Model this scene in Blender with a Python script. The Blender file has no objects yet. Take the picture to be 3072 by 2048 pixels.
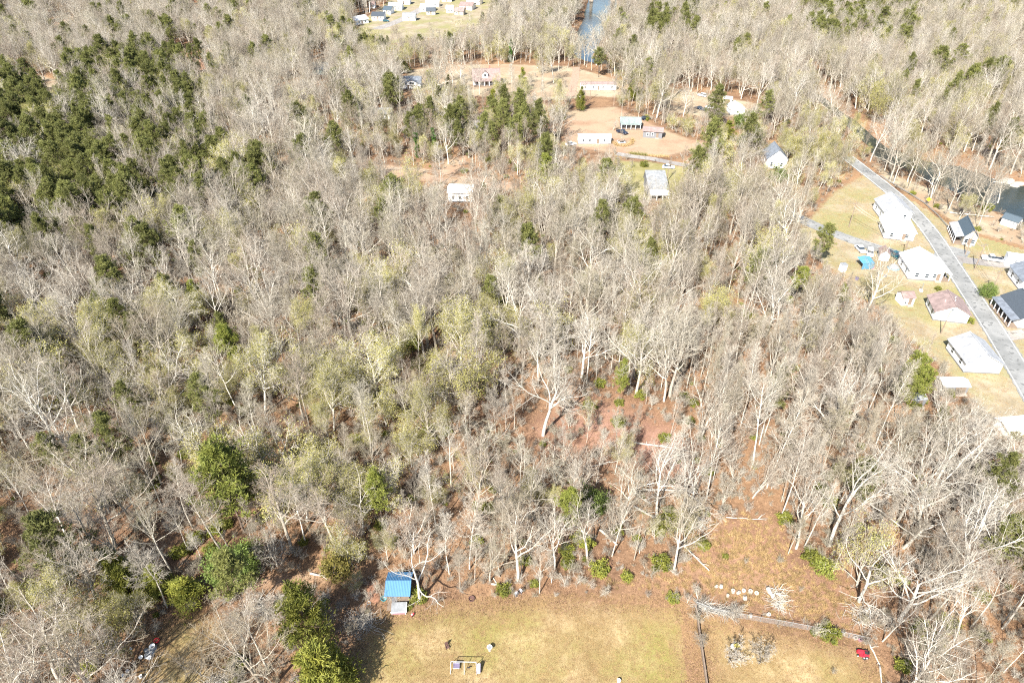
import bpy, bmesh, math, random
import numpy as np
from mathutils import Vector, Matrix

S = bpy.context.scene
COL = S.collection
R = math.radians
rng = np.random.default_rng(7)
random.seed(7)

# ------------------------------------------------------------------ camera, sky, sun, exposure
PITCH, FPX, CAMH = R(35.5), 2049.0, 100.0
cam_d = bpy.data.cameras.new("camera")
cam_d.sensor_width = 36.0
cam_d.lens = 36.0 * FPX / 3072.0
cam_d.clip_start, cam_d.clip_end = 0.5, 5000
cam = bpy.data.objects.new("camera", cam_d)
cam.location = (0, 0, CAMH)
cam.rotation_euler = (R(90) - PITCH, 0, 0)
COL.objects.link(cam)
S.camera = cam

SUN_EL, SHADOW_AZ = R(42), R(27)
W = bpy.data.worlds.new("World")
S.world = W
W.use_nodes = True
wn = W.node_tree
bg = wn.nodes["Background"]
sky = wn.nodes.new("ShaderNodeTexSky")
sky.sky_type = 'NISHITA'
sky.sun_disc = False
sky.sun_elevation = SUN_EL
sky.sun_rotation = math.pi + SHADOW_AZ
wn.links.new(sky.outputs[0], bg.inputs[0])
bg.inputs[1].default_value = 0.09
sun_d = bpy.data.lights.new("sun", 'SUN')
sun_d.energy, sun_d.angle, sun_d.color = 5.0, R(0.5), (1.0, 0.965, 0.91)
sun = bpy.data.objects.new("sun", sun_d)
sun.location = (-60, -120, 150)
sun.rotation_euler = Vector((math.sin(SHADOW_AZ) * math.cos(SUN_EL), math.cos(SHADOW_AZ) * math.cos(SUN_EL), -math.sin(SUN_EL))).to_track_quat('-Z', 'Y').to_euler()
COL.objects.link(sun)
S.view_settings.view_transform = 'Standard'
S.view_settings.look = 'None'
S.view_settings.gamma = 1.0
S.view_settings.use_curve_mapping = False
S.view_settings.exposure = 1.66
S.render.engine = 'CYCLES'
S.cycles.use_denoising = False
S.cycles.pixel_filter_type = 'BLACKMAN_HARRIS'
S.cycles.filter_width = 1.15
S.cycles.max_bounces = 6
S.cycles.diffuse_bounces = 2
S.cycles.glossy_bounces = 2
S.cycles.transmission_bounces = 2


# ------------------------------------------------------------------ helpers
def G(px, py, z=0.0):
    """photograph pixel (3072 x 2048) -> point on the ground"""
    u, v = (px - 1536) / FPX, (py - 1024) / FPX
    t = (CAMH - z) / (math.sin(PITCH) + v * math.cos(PITCH))
    return Vector((u * t, (math.cos(PITCH) - v * math.sin(PITCH)) * t, z))


def PX(x, y, z=0.0):
    """point (arrays allowed) -> photograph pixel, depth"""
    dz = z - CAMH
    d = y * math.cos(PITCH) - dz * math.sin(PITCH)
    up = y * math.sin(PITCH) + dz * math.cos(PITCH)
    return 1536 + FPX * x / d, 1024 - FPX * up / d, d


def tag(o, label=None, cat=None, group=None, kind=None):
    if label: o["label"] = label
    if cat: o["category"] = cat
    if group: o["group"] = group
    if kind: o["kind"] = kind
    return o


def empty(name, loc, rz=0.0, label=None, cat=None, group=None):
    o = bpy.data.objects.new(name, None)
    o.empty_display_size = 0.2
    o.location = loc
    o.rotation_euler = (0, 0, rz)
    COL.objects.link(o)
    return tag(o, label, cat, group)


def link(name, me, parent=None):
    o = bpy.data.objects.new(name, me)
    COL.objects.link(o)
    if parent is not None:
        o.parent = parent
    return o


def mesh_np(name, V, F, mats, mi=None):
    """V (n,3) array; F list of (k,m) index arrays; mi material index array per face"""
    me = bpy.data.meshes.new(name)
    V = np.asarray(V, dtype=np.float32)
    if not isinstance(F, list): F = [F]
    F = [np.asarray(f, dtype=np.int32) for f in F if len(f)]
    me.vertices.add(len(V))
    me.vertices.foreach_set("co", V.ravel())
    nl = sum(f.size for f in F)
    npoly = sum(len(f) for f in F)
    me.loops.add(nl)
    me.polygons.add(npoly)
    me.loops.foreach_set("vertex_index", np.concatenate([f.ravel() for f in F]))
    tot = np.concatenate([np.full(len(f), f.shape[1], dtype=np.int32) for f in F])
    st = np.concatenate([[0], np.cumsum(tot)[:-1]]).astype(np.int32)
    me.polygons.foreach_set("loop_start", st)
    if mi is not None:
        me.polygons.foreach_set("material_index", np.asarray(mi, dtype=np.int32))
    for m in (mats if isinstance(mats, (list, tuple)) else [mats]):
        me.materials.append(m)
    me.update(calc_edges=True)
    me.validate()
    return me


class MB:
    """collects simple solids into one mesh"""
    def __init__(s):
        s.v, s.f = [], []

    def add(s, vs, fs):
        b = len(s.v)
        s.v += [tuple(p) for p in vs]
        s.f += [tuple(i + b for i in f) for f in fs]
        return s

    def box(s, c, d, rz=0.0, M=None):
        cx, cy, cz = c
        hx, hy, hz = d[0] / 2, d[1] / 2, d[2] / 2
        ca, sa = math.cos(rz), math.sin(rz)
        vs = []
        for z in (-hz, hz):
            for x, y in ((-hx, -hy), (hx, -hy), (hx, hy), (-hx, hy)):
                p = (cx + x * ca - y * sa, cy + x * sa + y * ca, cz + z)
                vs.append(M @ Vector(p) if M is not None else p)
        return s.add(vs, [(3, 2, 1, 0), (4, 5, 6, 7), (0, 1, 5, 4), (1, 2, 6, 5), (2, 3, 7, 6), (3, 0, 4, 7)])

    def tube(s, pts, rad, n=6, cap=True):
        pts = [Vector(p) for p in pts]
        if not isinstance(rad, (list, tuple)): rad = [rad] * len(pts)
        base = len(s.v)
        for i, p in enumerate(pts):
            d = (pts[min(i + 1, len(pts) - 1)] - pts[max(i - 1, 0)]).normalized()
            a = d.cross(Vector((0, 0, 1)) if abs(d.z) < 0.9 else Vector((1, 0, 0))).normalized()
            b = d.cross(a)
            for k in range(n):
                t = 2 * math.pi * k / n
                s.v.append(tuple(p + (a * math.cos(t) + b * math.sin(t)) * rad[i]))
        for i in range(len(pts) - 1):
            for k in range(n):
                k2 = (k + 1) % n
                s.f.append((base + i * n + k, base + i * n + k2, base + (i + 1) * n + k2, base + (i + 1) * n + k))
        if cap:
            s.f.append(tuple(base + k for k in range(n))[::-1])
            s.f.append(tuple(base + (len(pts) - 1) * n + k for k in range(n)))
        return s

    def lathe(s, prof, c=(0, 0, 0), n=12):
        base = len(s.v)
        for r, z in prof:
            for k in range(n):
                t = 2 * math.pi * k / n
                s.v.append((c[0] + r * math.cos(t), c[1] + r * math.sin(t), c[2] + z))
        for i in range(len(prof) - 1):
            for k in range(n):
                k2 = (k + 1) % n
                s.f.append((base + i * n + k, base + i * n + k2, base + (i + 1) * n + k2, base + (i + 1) * n + k))
        return s

    def mesh(s, name, mat, smooth=False):
        me = bpy.data.meshes.new(name)
        me.from_pydata(s.v, [], s.f)
        me.materials.append(mat)
        if smooth:
            for p in me.polygons: p.use_smooth = True
        me.update()
        return me

    def obj(s, name, mat, parent=None, smooth=False, bevel=0.0):
        me = s.mesh(name, mat, smooth)
        if bevel:
            bm = bmesh.new()
            bm.from_mesh(me)
            bmesh.ops.bevel(bm, geom=bm.edges[:], offset=bevel, segments=2, affect='EDGES', profile=0.6)
            bm.to_mesh(me)
            bm.free()
        return link(name, me, parent)


# ------------------------------------------------------------------ materials
def new_mat(name):
    m = bpy.data.materials.new(name)
    m.use_nodes = True
    nt = m.node_tree
    return m, nt, nt.nodes["Principled BSDF"]


def nz(nt, scale, detail=4, rough=0.6, vec=None, lo=0.3, hi=0.7):
    n = nt.nodes.new("ShaderNodeTexNoise")
    n.inputs["Scale"].default_value = scale
    n.inputs["Detail"].default_value = detail
    n.inputs["Roughness"].default_value = rough
    if vec is not None: nt.links.new(vec, n.inputs["Vector"])
    r = nt.nodes.new("ShaderNodeMapRange")
    r.inputs[1].default_value, r.inputs[2].default_value = lo, hi
    nt.links.new(n.outputs[0], r.inputs[0])
    return r.outputs[0]


def mixc(nt, fac, a, b):
    m = nt.nodes.new("ShaderNodeMix")
    m.data_type = 'RGBA'
    m.blend_type = 'MIX'
    if isinstance(fac, float): m.inputs[0].default_value = fac
    else: nt.links.new(fac, m.inputs[0])
    for i, c in ((6, a), (7, b)):
        if isinstance(c, tuple): m.inputs[i].default_value = c + (1,) if len(c) == 3 else c
        else: nt.links.new(c, m.inputs[i])
    return m.outputs[2]


def geo_pos(nt):
    return nt.nodes.new("ShaderNodeNewGeometry").outputs["Position"]


def plain(name, col, rough=0.7, var=0.12, scale=3.0, metal=0.0, obj_space=True):
    m, nt, b = new_mat(name)
    tc = nt.nodes.new("ShaderNodeTexCoord").outputs["Object"]
    f = nz(nt, scale, 5, 0.65, tc)
    a = tuple(min(1, c * (1 - var)) for c in col)
    c2 = tuple(min(1, c * (1 + var)) for c in col)
    nt.links.new(mixc(nt, f, a, c2), b.inputs["Base Color"])
    b.inputs["Roughness"].default_value = rough
    b.inputs["Metallic"].default_value = metal
    return m


def bark_mat(name, dark, pale, scale=2.0, tints=()):
    m, nt, b = new_mat(name)
    oi = nt.nodes.new("ShaderNodeObjectInfo").outputs["Random"]
    tc = nt.nodes.new("ShaderNodeTexCoord").outputs["Object"]
    base = mixc(nt, oi, dark, pale)
    for q, (tint, amt) in enumerate(tints):      # some trees russet, some olive
        w_ = nt.nodes.new("ShaderNodeMath")
        w_.operation = 'MULTIPLY'
        w_.inputs[1].default_value = 7.31 + 5.17 * q
        nt.links.new(oi, w_.inputs[0])
        f_ = nt.nodes.new("ShaderNodeMath")
        f_.operation = 'FRACT'
        nt.links.new(w_.outputs[0], f_.inputs[0])
        r_ = nt.nodes.new("ShaderNodeMapRange")
        r_.inputs[1].default_value, r_.inputs[2].default_value = 0.45, 0.95
        r_.inputs[4].default_value = amt
        nt.links.new(f_.outputs[0], r_.inputs[0])
        base = mixc(nt, r_.outputs[0], base, tint)
    f = nz(nt, scale, 5, 0.7, tc, 0.35, 0.7)
    mul = nt.nodes.new("ShaderNodeMix")
    mul.data_type, mul.blend_type = 'RGBA', 'MULTIPLY'
    mul.inputs[0].default_value = 1.0
    nt.links.new(base, mul.inputs[6])
    nt.links.new(mixc(nt, f, (0.72, 0.7, 0.66), (1.15, 1.13, 1.1)), mul.inputs[7])
    nt.links.new(mul.outputs[2], b.inputs["Base Color"])
    b.inputs["Roughness"].default_value = 0.9
    b.inputs["Specular IOR Level"].default_value = 0.2
    return m


def leaf_mat(name, a, b_, trans=0.25):
    m, nt, b = new_mat(name)
    oi = nt.nodes.new("ShaderNodeObjectInfo").outputs["Random"]
    pos = nt.nodes.new("ShaderNodeTexCoord").outputs["Object"]
    f = nz(nt, 0.9, 3, 0.6, pos)
    c1 = mixc(nt, f, a, b_)
    hs = nt.nodes.new("ShaderNodeHueSaturation")
    mr = nt.nodes.new("ShaderNodeMapRange")
    mr.inputs[3].default_value, mr.inputs[4].default_value = 0.75, 1.3
    nt.links.new(oi, mr.inputs[0])
    nt.links.new(mr.outputs[0], hs.inputs["Value"])
    nt.links.new(c1, hs.inputs["Color"])
    nt.links.new(hs.outputs[0], b.inputs["Base Color"])
    b.inputs["Roughness"].default_value = 0.65
    b.inputs["Specular IOR Level"].default_value = 0.25
    tr = nt.nodes.new("ShaderNodeBsdfTranslucent")
    nt.links.new(hs.outputs[0], tr.inputs[0])
    mx = nt.nodes.new("ShaderNodeMixShader")
    mx.inputs[0].default_value = trans
    out = nt.nodes["Material Output"]
    nt.links.new(b.outputs[0], mx.inputs[1])
    nt.links.new(tr.outputs[0], mx.inputs[2])
    nt.links.new(mx.outputs[0], out.inputs[0])
    return m


LITTER = ((0.075, 0.044, 0.027), (0.205, 0.112, 0.066), (0.29, 0.185, 0.115))


def litter_color(nt, pos):
    f1 = nz(nt, 0.05, 4, 0.6, pos, 0.35, 0.65)
    f2 = nz(nt, 1.3, 8, 0.75, pos, 0.32, 0.68)
    f3 = nz(nt, 0.35, 3, 0.6, pos, 0.45, 0.75)
    f5 = nz(nt, 5.5, 6, 0.8, pos, 0.36, 0.64)
    c = mixc(nt, f2, LITTER[0], LITTER[1])
    c = mixc(nt, f5, mixc(nt, 0.7, c, (0.03, 0.02, 0.014)), c)
    c = mixc(nt, f3, c, mixc(nt, f2, (0.17, 0.10, 0.06), LITTER[2]))
    return mixc(nt, f1, c, mixc(nt, f2, (0.15, 0.09, 0.05), (0.31, 0.19, 0.105)))


def ground_mat():
    m, nt, b = new_mat("leaf_litter_floor")
    nt.links.new(litter_color(nt, geo_pos(nt)), b.inputs["Base Color"])
    b.inputs["Roughness"].default_value = 1.0
    b.inputs["Specular IOR Level"].default_value = 0.1
    return m


def sheet_mat(name, c_dark, c_mid, c_light, tint=None, fine=2.2, blend=(0.2, 2.2), litter_amt=0.0, streak=None):
    """a ground cover that breaks up into leaf litter along its ragged edge"""
    m, nt, b = new_mat(name)
    pos = geo_pos(nt)
    f1 = nz(nt, fine, 8, 0.8, pos, 0.3, 0.7)
    f2 = nz(nt, 0.13, 6, 0.7, pos, 0.40, 0.64)
    f3 = nz(nt, 0.06, 5, 0.6, pos, 0.44, 0.60)
    c = mixc(nt, f1, c_dark, c_mid)
    c = mixc(nt, f2, c, mixc(nt, f1, c_mid, c_light))
    if tint: c = mixc(nt, f3, c, mixc(nt, f1, tint[0], tint[1]))
    lit = litter_color(nt, pos)
    if litter_amt:
        f4 = nz(nt, 0.5, 6, 0.8, pos, 0.62 - 0.25 * litter_amt, 0.72)
        c = mixc(nt, f4, c, lit)
    at = nt.nodes.new("ShaderNodeAttribute")
    at.attribute_name = "edge"
    ad = nt.nodes.new("ShaderNodeMath")
    ad.operation = 'ADD'
    nt.links.new(at.outputs["Fac"], ad.inputs[0])
    n2 = nt.nodes.new("ShaderNodeTexNoise")
    n2.inputs["Scale"].default_value = 0.45
    n2.inputs["Detail"].default_value = 7
    n2.inputs["Roughness"].default_value = 0.75
    nt.links.new(pos, n2.inputs["Vector"])
    sc = nt.nodes.new("ShaderNodeMath")
    sc.operation = 'MULTIPLY_ADD'
    sc.inputs[1].default_value = 6.0
    sc.inputs[2].default_value = -3.0
    nt.links.new(n2.outputs[0], sc.inputs[0])
    nt.links.new(sc.outputs[0], ad.inputs[1])
    mr = nt.nodes.new("ShaderNodeMapRange")
    mr.interpolation_type = 'SMOOTHSTEP'
    mr.inputs[1].default_value, mr.inputs[2].default_value = blend
    nt.links.new(ad.outputs[0], mr.inputs[0])
    nt.links.new(mixc(nt, mr.outputs[0], lit, c), b.inputs["Base Color"])
    b.inputs["Roughness"].default_value = 1.0
    b.inputs["Specular IOR Level"].default_value = 0.1
    return m


def asphalt_mat(name, a, b_):
    m, nt, b = new_mat(name)
    pos = geo_pos(nt)
    f = nz(nt, 0.5, 8, 0.75, pos, 0.3, 0.7)
    f2 = nz(nt, 0.12, 3, 0.5, pos, 0.4, 0.6)
    c = mixc(nt, f, a, b_)
    c = mixc(nt, f2, c, mixc(nt, f, tuple(x * 0.78 for x in a), a))
    f3 = nz(nt, 0.9, 2, 0.4, pos, 0.60, 0.63)
    c = mixc(nt, f3, c, tuple(x * 0.66 for x in a))
    nt.links.new(c, b.inputs["Base Color"])
    b.inputs["Roughness"].default_value = 0.9
    return m


def water_mat():
    m, nt, b = new_mat("river_water")
    pos = geo_pos(nt)
    f = nz(nt, 0.05, 4, 0.6, pos)
    nt.links.new(mixc(nt, f, (0.016, 0.024, 0.022), (0.03, 0.036, 0.03)), b.inputs["Base Color"])
    b.inputs["Roughness"].default_value = 0.12
    b.inputs["IOR"].default_value = 1.33
    n = nt.nodes.new("ShaderNodeTexNoise")
    n.inputs["Scale"].default_value = 0.9
    n.inputs["Detail"].default_value = 5
    nt.links.new(pos, n.inputs["Vector"])
    bp = nt.nodes.new("ShaderNodeBump")
    bp.inputs["Strength"].default_value = 0.25
    bp.inputs["Distance"].default_value = 0.25
    nt.links.new(n.outputs[0], bp.inputs["Height"])
    nt.links.new(bp.outputs[0], b.inputs["Normal"])
    return m


M = {}
M["ground"] = ground_mat()
M["water"] = water_mat()
M["asphalt"] = asphalt_mat("worn_asphalt", (0.17, 0.17, 0.16), (0.245, 0.24, 0.225))
M["lane"] = asphalt_mat("pale_gravel", (0.21, 0.19, 0.17), (0.29, 0.265, 0.235))
M["line"] = plain("road_paint", (0.62, 0.6, 0.52), 0.8, 0.2)
M["bark"] = bark_mat("pale_bark", (0.30, 0.265, 0.215), (0.60, 0.565, 0.50))
M["bark_white"] = bark_mat("white_bark", (0.38, 0.355, 0.31), (0.54, 0.51, 0.455))
M["bark_dark"] = bark_mat("dark_bark", (0.05, 0.042, 0.036), (0.075, 0.062, 0.05))
M["twig"] = bark_mat("twigs", (0.21, 0.183, 0.148), (0.41, 0.375, 0.315), 1.0, (((0.27, 0.18, 0.125), 0.5), ((0.28, 0.26, 0.15), 0.5)))
M["twig_white"] = bark_mat("white_twigs", (0.38, 0.345, 0.29), (0.50, 0.46, 0.40), 1.0)
M["pine_bark"] = bark_mat("pine_bark", (0.12, 0.085, 0.065), (0.2, 0.15, 0.12))
M["olive"] = leaf_mat("budding_leaves", (0.23, 0.21, 0.065), (0.35, 0.32, 0.11))
M["pine"] = leaf_mat("pine_needles", (0.08, 0.09, 0.026), (0.205, 0.205, 0.06))
M["pine_yellow"] = leaf_mat("yellow_pine_needles", (0.11, 0.13, 0.025), (0.24, 0.25, 0.05))
M["cedar"] = leaf_mat("cedar_foliage", (0.085, 0.105, 0.02), (0.25, 0.24, 0.04))
M["broad"] = leaf_mat("glossy_leaves", (0.055, 0.085, 0.018), (0.14, 0.175, 0.04), 0.15)
M["yellow"] = leaf_mat("yellow_leaves", (0.15, 0.135, 0.035), (0.26, 0.21, 0.05))
M["ivy"] = leaf_mat("ivy_leaves", (0.03, 0.09, 0.012), (0.07, 0.16, 0.02), 0.15)
M["dry"] = leaf_mat("dry_grass_blades", (0.33, 0.22, 0.10), (0.47, 0.34, 0.17))
M["white"] = plain("white_paint", (0.80, 0.80, 0.78), 0.6, 0.04)
M["cream"] = plain("cream_paint", (0.45, 0.42, 0.35), 0.7, 0.06)
M["whitemetal"] = plain("white_metal_roof", (0.74, 0.75, 0.74), 0.45, 0.14, 0.9)
M["greyroof"] = plain("grey_shingles", (0.125, 0.14, 0.16), 0.9, 0.32, 0.9)
M["paleroof"] = plain("pale_grey_shingles", (0.25, 0.255, 0.26), 0.9, 0.32, 0.9)
M["brownroof"] = plain("brown_shingles", (0.2, 0.145, 0.13), 0.9, 0.32, 0.9)
M["redroof"] = plain("rusty_red_roof", (0.19, 0.135, 0.12), 0.8, 0.32, 0.9)
M["navyroof"] = plain("navy_roof", (0.05, 0.07, 0.085), 0.6, 0.15)
M["darkroof"] = plain("charcoal_roof", (0.045, 0.055, 0.065), 0.7, 0.2)
M["greenroof"] = plain("grey_green_roof", (0.17, 0.2, 0.185), 0.8, 0.32, 0.9)
M["tinroof"] = plain("galvanised_tin", (0.2, 0.205, 0.205), 0.5, 0.32, 0.9)
M["greywall"] = plain("grey_siding", (0.15, 0.15, 0.155), 0.8, 0.08)
M["brick"] = plain("red_brick", (0.32, 0.13, 0.09), 0.9, 0.2, 6)
M["dark"] = plain("dark_opening", (0.02, 0.022, 0.026), 0.4, 0.2)
M["glass"] = plain("window_glass", (0.035, 0.045, 0.055), 0.08, 0.1)
M["bluemetal"] = plain("blue_metal_roof", (0.055, 0.155, 0.28), 0.45, 0.10, 1.2)
M["wood"] = plain("weathered_wood", (0.17, 0.125, 0.09), 0.9, 0.25, 3)
M["palewood"] = plain("pale_cut_wood", (0.38, 0.33, 0.27), 0.9, 0.15, 3)
M["pole"] = plain("pole_wood", (0.20, 0.15, 0.11), 0.9, 0.2, 3)
M["steel"] = plain("galvanised_steel", (0.25, 0.255, 0.25), 0.5, 0.1, 3, 0.3)
M["rust"] = plain("rusted_metal", (0.08, 0.04, 0.032), 0.85, 0.3, 5)
M["rubber"] = plain("black_rubber", (0.02, 0.02, 0.02), 0.8, 0.2)
M["red"] = plain("red_paint", (0.45, 0.02, 0.035), 0.4, 0.1)
M["teal"] = plain("turquoise_plastic", (0.06, 0.3, 0.34), 0.5, 0.06)
M["blue"] = plain("blue_tarp", (0.07, 0.2, 0.29), 0.6, 0.15)
M["carblack"] = plain("dark_blue_car_paint", (0.012, 0.018, 0.035), 0.25, 0.1)
M["cartealp"] = plain("dark_teal_car_paint", (0.012, 0.07, 0.085), 0.25, 0.1)
M["carwhite"] = plain("white_car_paint", (0.72, 0.72, 0.72), 0.3, 0.03)
M["yellowp"] = plain("yellow_sign_paint", (0.75, 0.60, 0.02), 0.5, 0.05)
M["concrete"] = plain("bridge_concrete", (0.3, 0.25, 0.2), 0.9, 0.15, 0.6)
M["clay"] = plain("orange_clay_soil", (0.27, 0.105, 0.05), 1.0, 0.25, 3)
M["fence_wire"] = plain("chain_link_wire", (0.24, 0.245, 0.235), 0.6, 0.1)
M["purple"] = plain("dull_purple_seat", (0.13, 0.11, 0.17), 0.7, 0.2)
M["soil"] = plain("orange_soil", (0.20, 0.10, 0.058), 1.0, 0.35, 4)
M["drive"] = plain("pinkish_gravel", (0.29, 0.185, 0.13), 1.0, 0.25, 1.0)
M["litter"] = leaf_mat("fallen_leaves", (0.09, 0.045, 0.025), (0.27, 0.165, 0.095), 0.05)
M["palepaint"] = plain("chalky_white_paint", (0.40, 0.40, 0.41), 0.6, 0.12)
M["rock"] = plain("pale_river_rock", (0.28, 0.25, 0.21), 0.9, 0.2, 1)
M["foam"] = plain("white_water_foam", (0.8, 0.82, 0.82), 0.9, 0.1)
M["magenta"] = plain("pinkish_plastic", (0.28, 0.15, 0.17), 0.6, 0.1)


# ------------------------------------------------------------------ ground, river, sheets
def pts_in_poly(x, y, poly):
    inside = np.zeros(x.shape, bool)
    n = len(poly)
    for i in range(n):
        x0, y0 = poly[i][0], poly[i][1]
        x1, y1 = poly[(i + 1) % n][0], poly[(i + 1) % n][1]
        if y0 == y1: continue
        c = ((y0 > y) != (y1 > y)) & (x < (x1 - x0) * (y - y0) / (y1 - y0) + x0)
        inside ^= c
    return inside


def dist_poly(x, y, poly):
    d = np.full(x.shape, 1e9)
    n = len(poly)
    for i in range(n):
        ax, ay = poly[i][0], poly[i][1]
        bx, by = poly[(i + 1) % n][0], poly[(i + 1) % n][1]
        ex, ey = bx - ax, by - ay
        L = ex * ex + ey * ey + 1e-9
        t = np.clip(((x - ax) * ex + (y - ay) * ey) / L, 0, 1)
        d = np.minimum(d, np.hypot(x - ax - t * ex, y - ay - t * ey))
    return d


def sdist(x, y, poly):
    return np.where(pts_in_poly(x, y, poly), 1, -1) * dist_poly(x, y, poly)


def gpoly(px):
    return [tuple(G(*p)[:2]) for p in px]


def ribbon(cl, width):
    """outline of a strip along ground points"""
    P = [Vector((p[0], p[1])) for p in cl]
    # resample smoothly (Catmull-Rom)
    Q = []
    for i in range(len(P) - 1):
        p0, p1, p2, p3 = P[max(i - 1, 0)], P[i], P[i + 1], P[min(i + 2, len(P) - 1)]
        for k in range(6):
            t = k / 6
            Q.append(0.5 * ((2 * p1) + (p2 - p0) * t + (2 * p0 - 5 * p1 + 4 * p2 - p3) * t * t + (3 * p1 - p0 - 3 * p2 + p3) * t ** 3))
    Q.append(P[-1])
    Lp, Rp = [], []
    for i, q in enumerate(Q):
        d = (Q[min(i + 1, len(Q) - 1)] - Q[max(i - 1, 0)]).normalized()
        n = Vector((-d.y, d.x))
        w = width[min(int(i / 6), len(width) - 1)] if isinstance(width, (list, tuple)) else width
        Lp.append(q + n * w / 2)
        Rp.append(q - n * w / 2)
    return Q, Lp, Rp


rc = [tuple(G(*p)[:2]) for p in [(1815, -70), (1808, 0), (1796, 50), (1772, 105), (1752, 160), (1830, 184), (1990, 190), (2200, 200), (2400, 250), (2540, 352), (2660, 452), (2810, 505), (2960, 560), (3072, 606), (3300, 690), (3600, 790)]]
_, rl, rr = ribbon(rc, [32, 30, 27, 22, 16, 12, 11, 11, 11, 13, 20, 30, 36, 34, 34, 34])
RIVER = [tuple(p) for p in rl] + [tuple(p) for p in rr[::-1]]

gx = np.arange(-1050, 1051, 4.2)
gy = np.arange(-160, 1500, 4.2)
X, Y = np.meshgrid(gx, gy)
X, Y = X.ravel(), Y.ravel()
sd = np.full(X.shape, -99.0)
near = (X > -100) & (X < 700) & (Y < 900) & (Y > 60)
sd[near] = sdist(X[near], Y[near], RIVER)
k = np.clip(sd / 7.0, 0, 1)
Z = -2.4 * k * k * (3 - 2 * k)
nx_, ny_ = len(gx), len(gy)
i0 = (np.arange(ny_ - 1)[:, None] * nx_ + np.arange(nx_ - 1)[None, :]).ravel()
F = np.stack([i0, i0 + 1, i0 + 1 + nx_, i0 + nx_], 1)
me = mesh_np("ground", np.stack([X, Y, Z], 1), F, M["ground"])
for p in me.polygons: p.use_smooth = True
tag(link("ground", me), "forest floor covered in orange brown leaf litter", kind="structure")

wv, wf = [], []
for a, b in zip(rl, rr):
    wv += [(a.x, a.y, -0.95), (b.x, b.y, -0.95)]
for i in range(len(rl) - 1):
    wf.append((2 * i, 2 * i + 1, 2 * i + 3, 2 * i + 2))
me = bpy.data.meshes.new("river")
me.from_pydata(wv, [], wf)
me.materials.append(M["water"])
tag(link("river", me), "river curving through the woods behind the houses", kind="structure")

SEEN = []      # picture outlines of open ground that tall trees must not cover
OPEN = []      # ground polygons kept free of trees
_sheet_z = [0.004]


def sheet(name, px, mat, sp=0.9, label=None, open_=True, kind="structure", grow=1.5, seen=True):
    poly = gpoly(px)
    if open_: OPEN.append(poly)
    if seen: SEEN.append(px)
    z = _sheet_z[0]
    _sheet_z[0] += 0.004
    xs = [p[0] for p in poly]
    ys = [p[1] for p in poly]
    ax = np.arange(min(xs) - grow - 2, max(xs) + grow + 2, sp)
    ay = np.arange(min(ys) - grow - 2, max(ys) + grow + 2, sp)
    X, Y = np.meshgrid(ax, ay)
    s = sdist(X.ravel(), Y.ravel(), poly).reshape(X.shape)
    riv = sdist(X.ravel(), Y.ravel(), RIVER).reshape(X.shape) if max(ys) > 150 and max(xs) > 0 else np.full(X.shape, -99)
    ok = (s > -grow - 1.5) & (riv < -0.2)
    cell = ok[:-1, :-1] & ok[1:, :-1] & ok[:-1, 1:] & ok[1:, 1:]
    nx = X.shape[1]
    jj, ii = np.nonzero(cell)
    i0 = jj * nx + ii
    F = np.stack([i0, i0 + 1, i0 + 1 + nx, i0 + nx], 1)
    used, inv = np.unique(F, return_inverse=True)
    V = np.stack([X.ravel()[used], Y.ravel()[used], np.full(len(used), z)], 1)
    me = mesh_np(name, V, inv.reshape(F.shape), mat)
    at = me.attributes.new("edge", 'FLOAT', 'POINT')
    at.data.foreach_set("value", s.ravel()[used].astype(np.float32))
    return tag(link(name, me), label, kind=kind)


m_lawn = sheet_mat("dry_lawn", (0.12, 0.085, 0.036), (0.285, 0.21, 0.10), (0.40, 0.32, 0.19), ((0.125, 0.115, 0.033), (0.26, 0.225, 0.075)), 5.0, (-1.5, 6.5), 0.36)
m_lawn2 = sheet_mat("dry_lawn_far", (0.15, 0.122, 0.075), (0.265, 0.22, 0.148), (0.33, 0.285, 0.21), ((0.15, 0.14, 0.06), (0.255, 0.235, 0.115)), 2.6, (-0.5, 1.5), 0.3)
m_field = sheet_mat("tan_field", (0.19, 0.15, 0.095), (0.30, 0.245, 0.165), (0.35, 0.295, 0.215), ((0.2, 0.14, 0.09), (0.30, 0.22, 0.145)), 1.6, (-0.5, 2.0), 0.08)
m_meadow = sheet_mat("rough_meadow", (0.14, 0.08, 0.042), (0.28, 0.17, 0.10), (0.34, 0.235, 0.145), ((0.18, 0.10, 0.065), (0.31, 0.18, 0.125)), 3.0, (-2.0, 8.0), 0.4)
m_clay = sheet_mat("red_clay", (0.19, 0.115, 0.07), (0.29, 0.19, 0.125), (0.34, 0.25, 0.175), ((0.23, 0.17, 0.11), (0.32, 0.25, 0.165)), 1.6, (-0.5, 3.0), 0.18)
m_gap = sheet_mat("reddish_floor", (0.12, 0.065, 0.045), (0.245, 0.135, 0.095), (0.31, 0.19, 0.14), None, 3.0, (-2.0, 9.0), 0.45)
m_orange = sheet_mat("orange_clay", (0.19, 0.09, 0.045), (0.29, 0.145, 0.08), (0.33, 0.215, 0.145), None, 0.8, (-0.5, 2.0), 0.1)
m_green = sheet_mat("greenish_grass", (0.13, 0.12, 0.042), (0.225, 0.20, 0.085), (0.28, 0.24, 0.14), None, 2.0, (-0.5, 2.0), 0.3)

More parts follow.
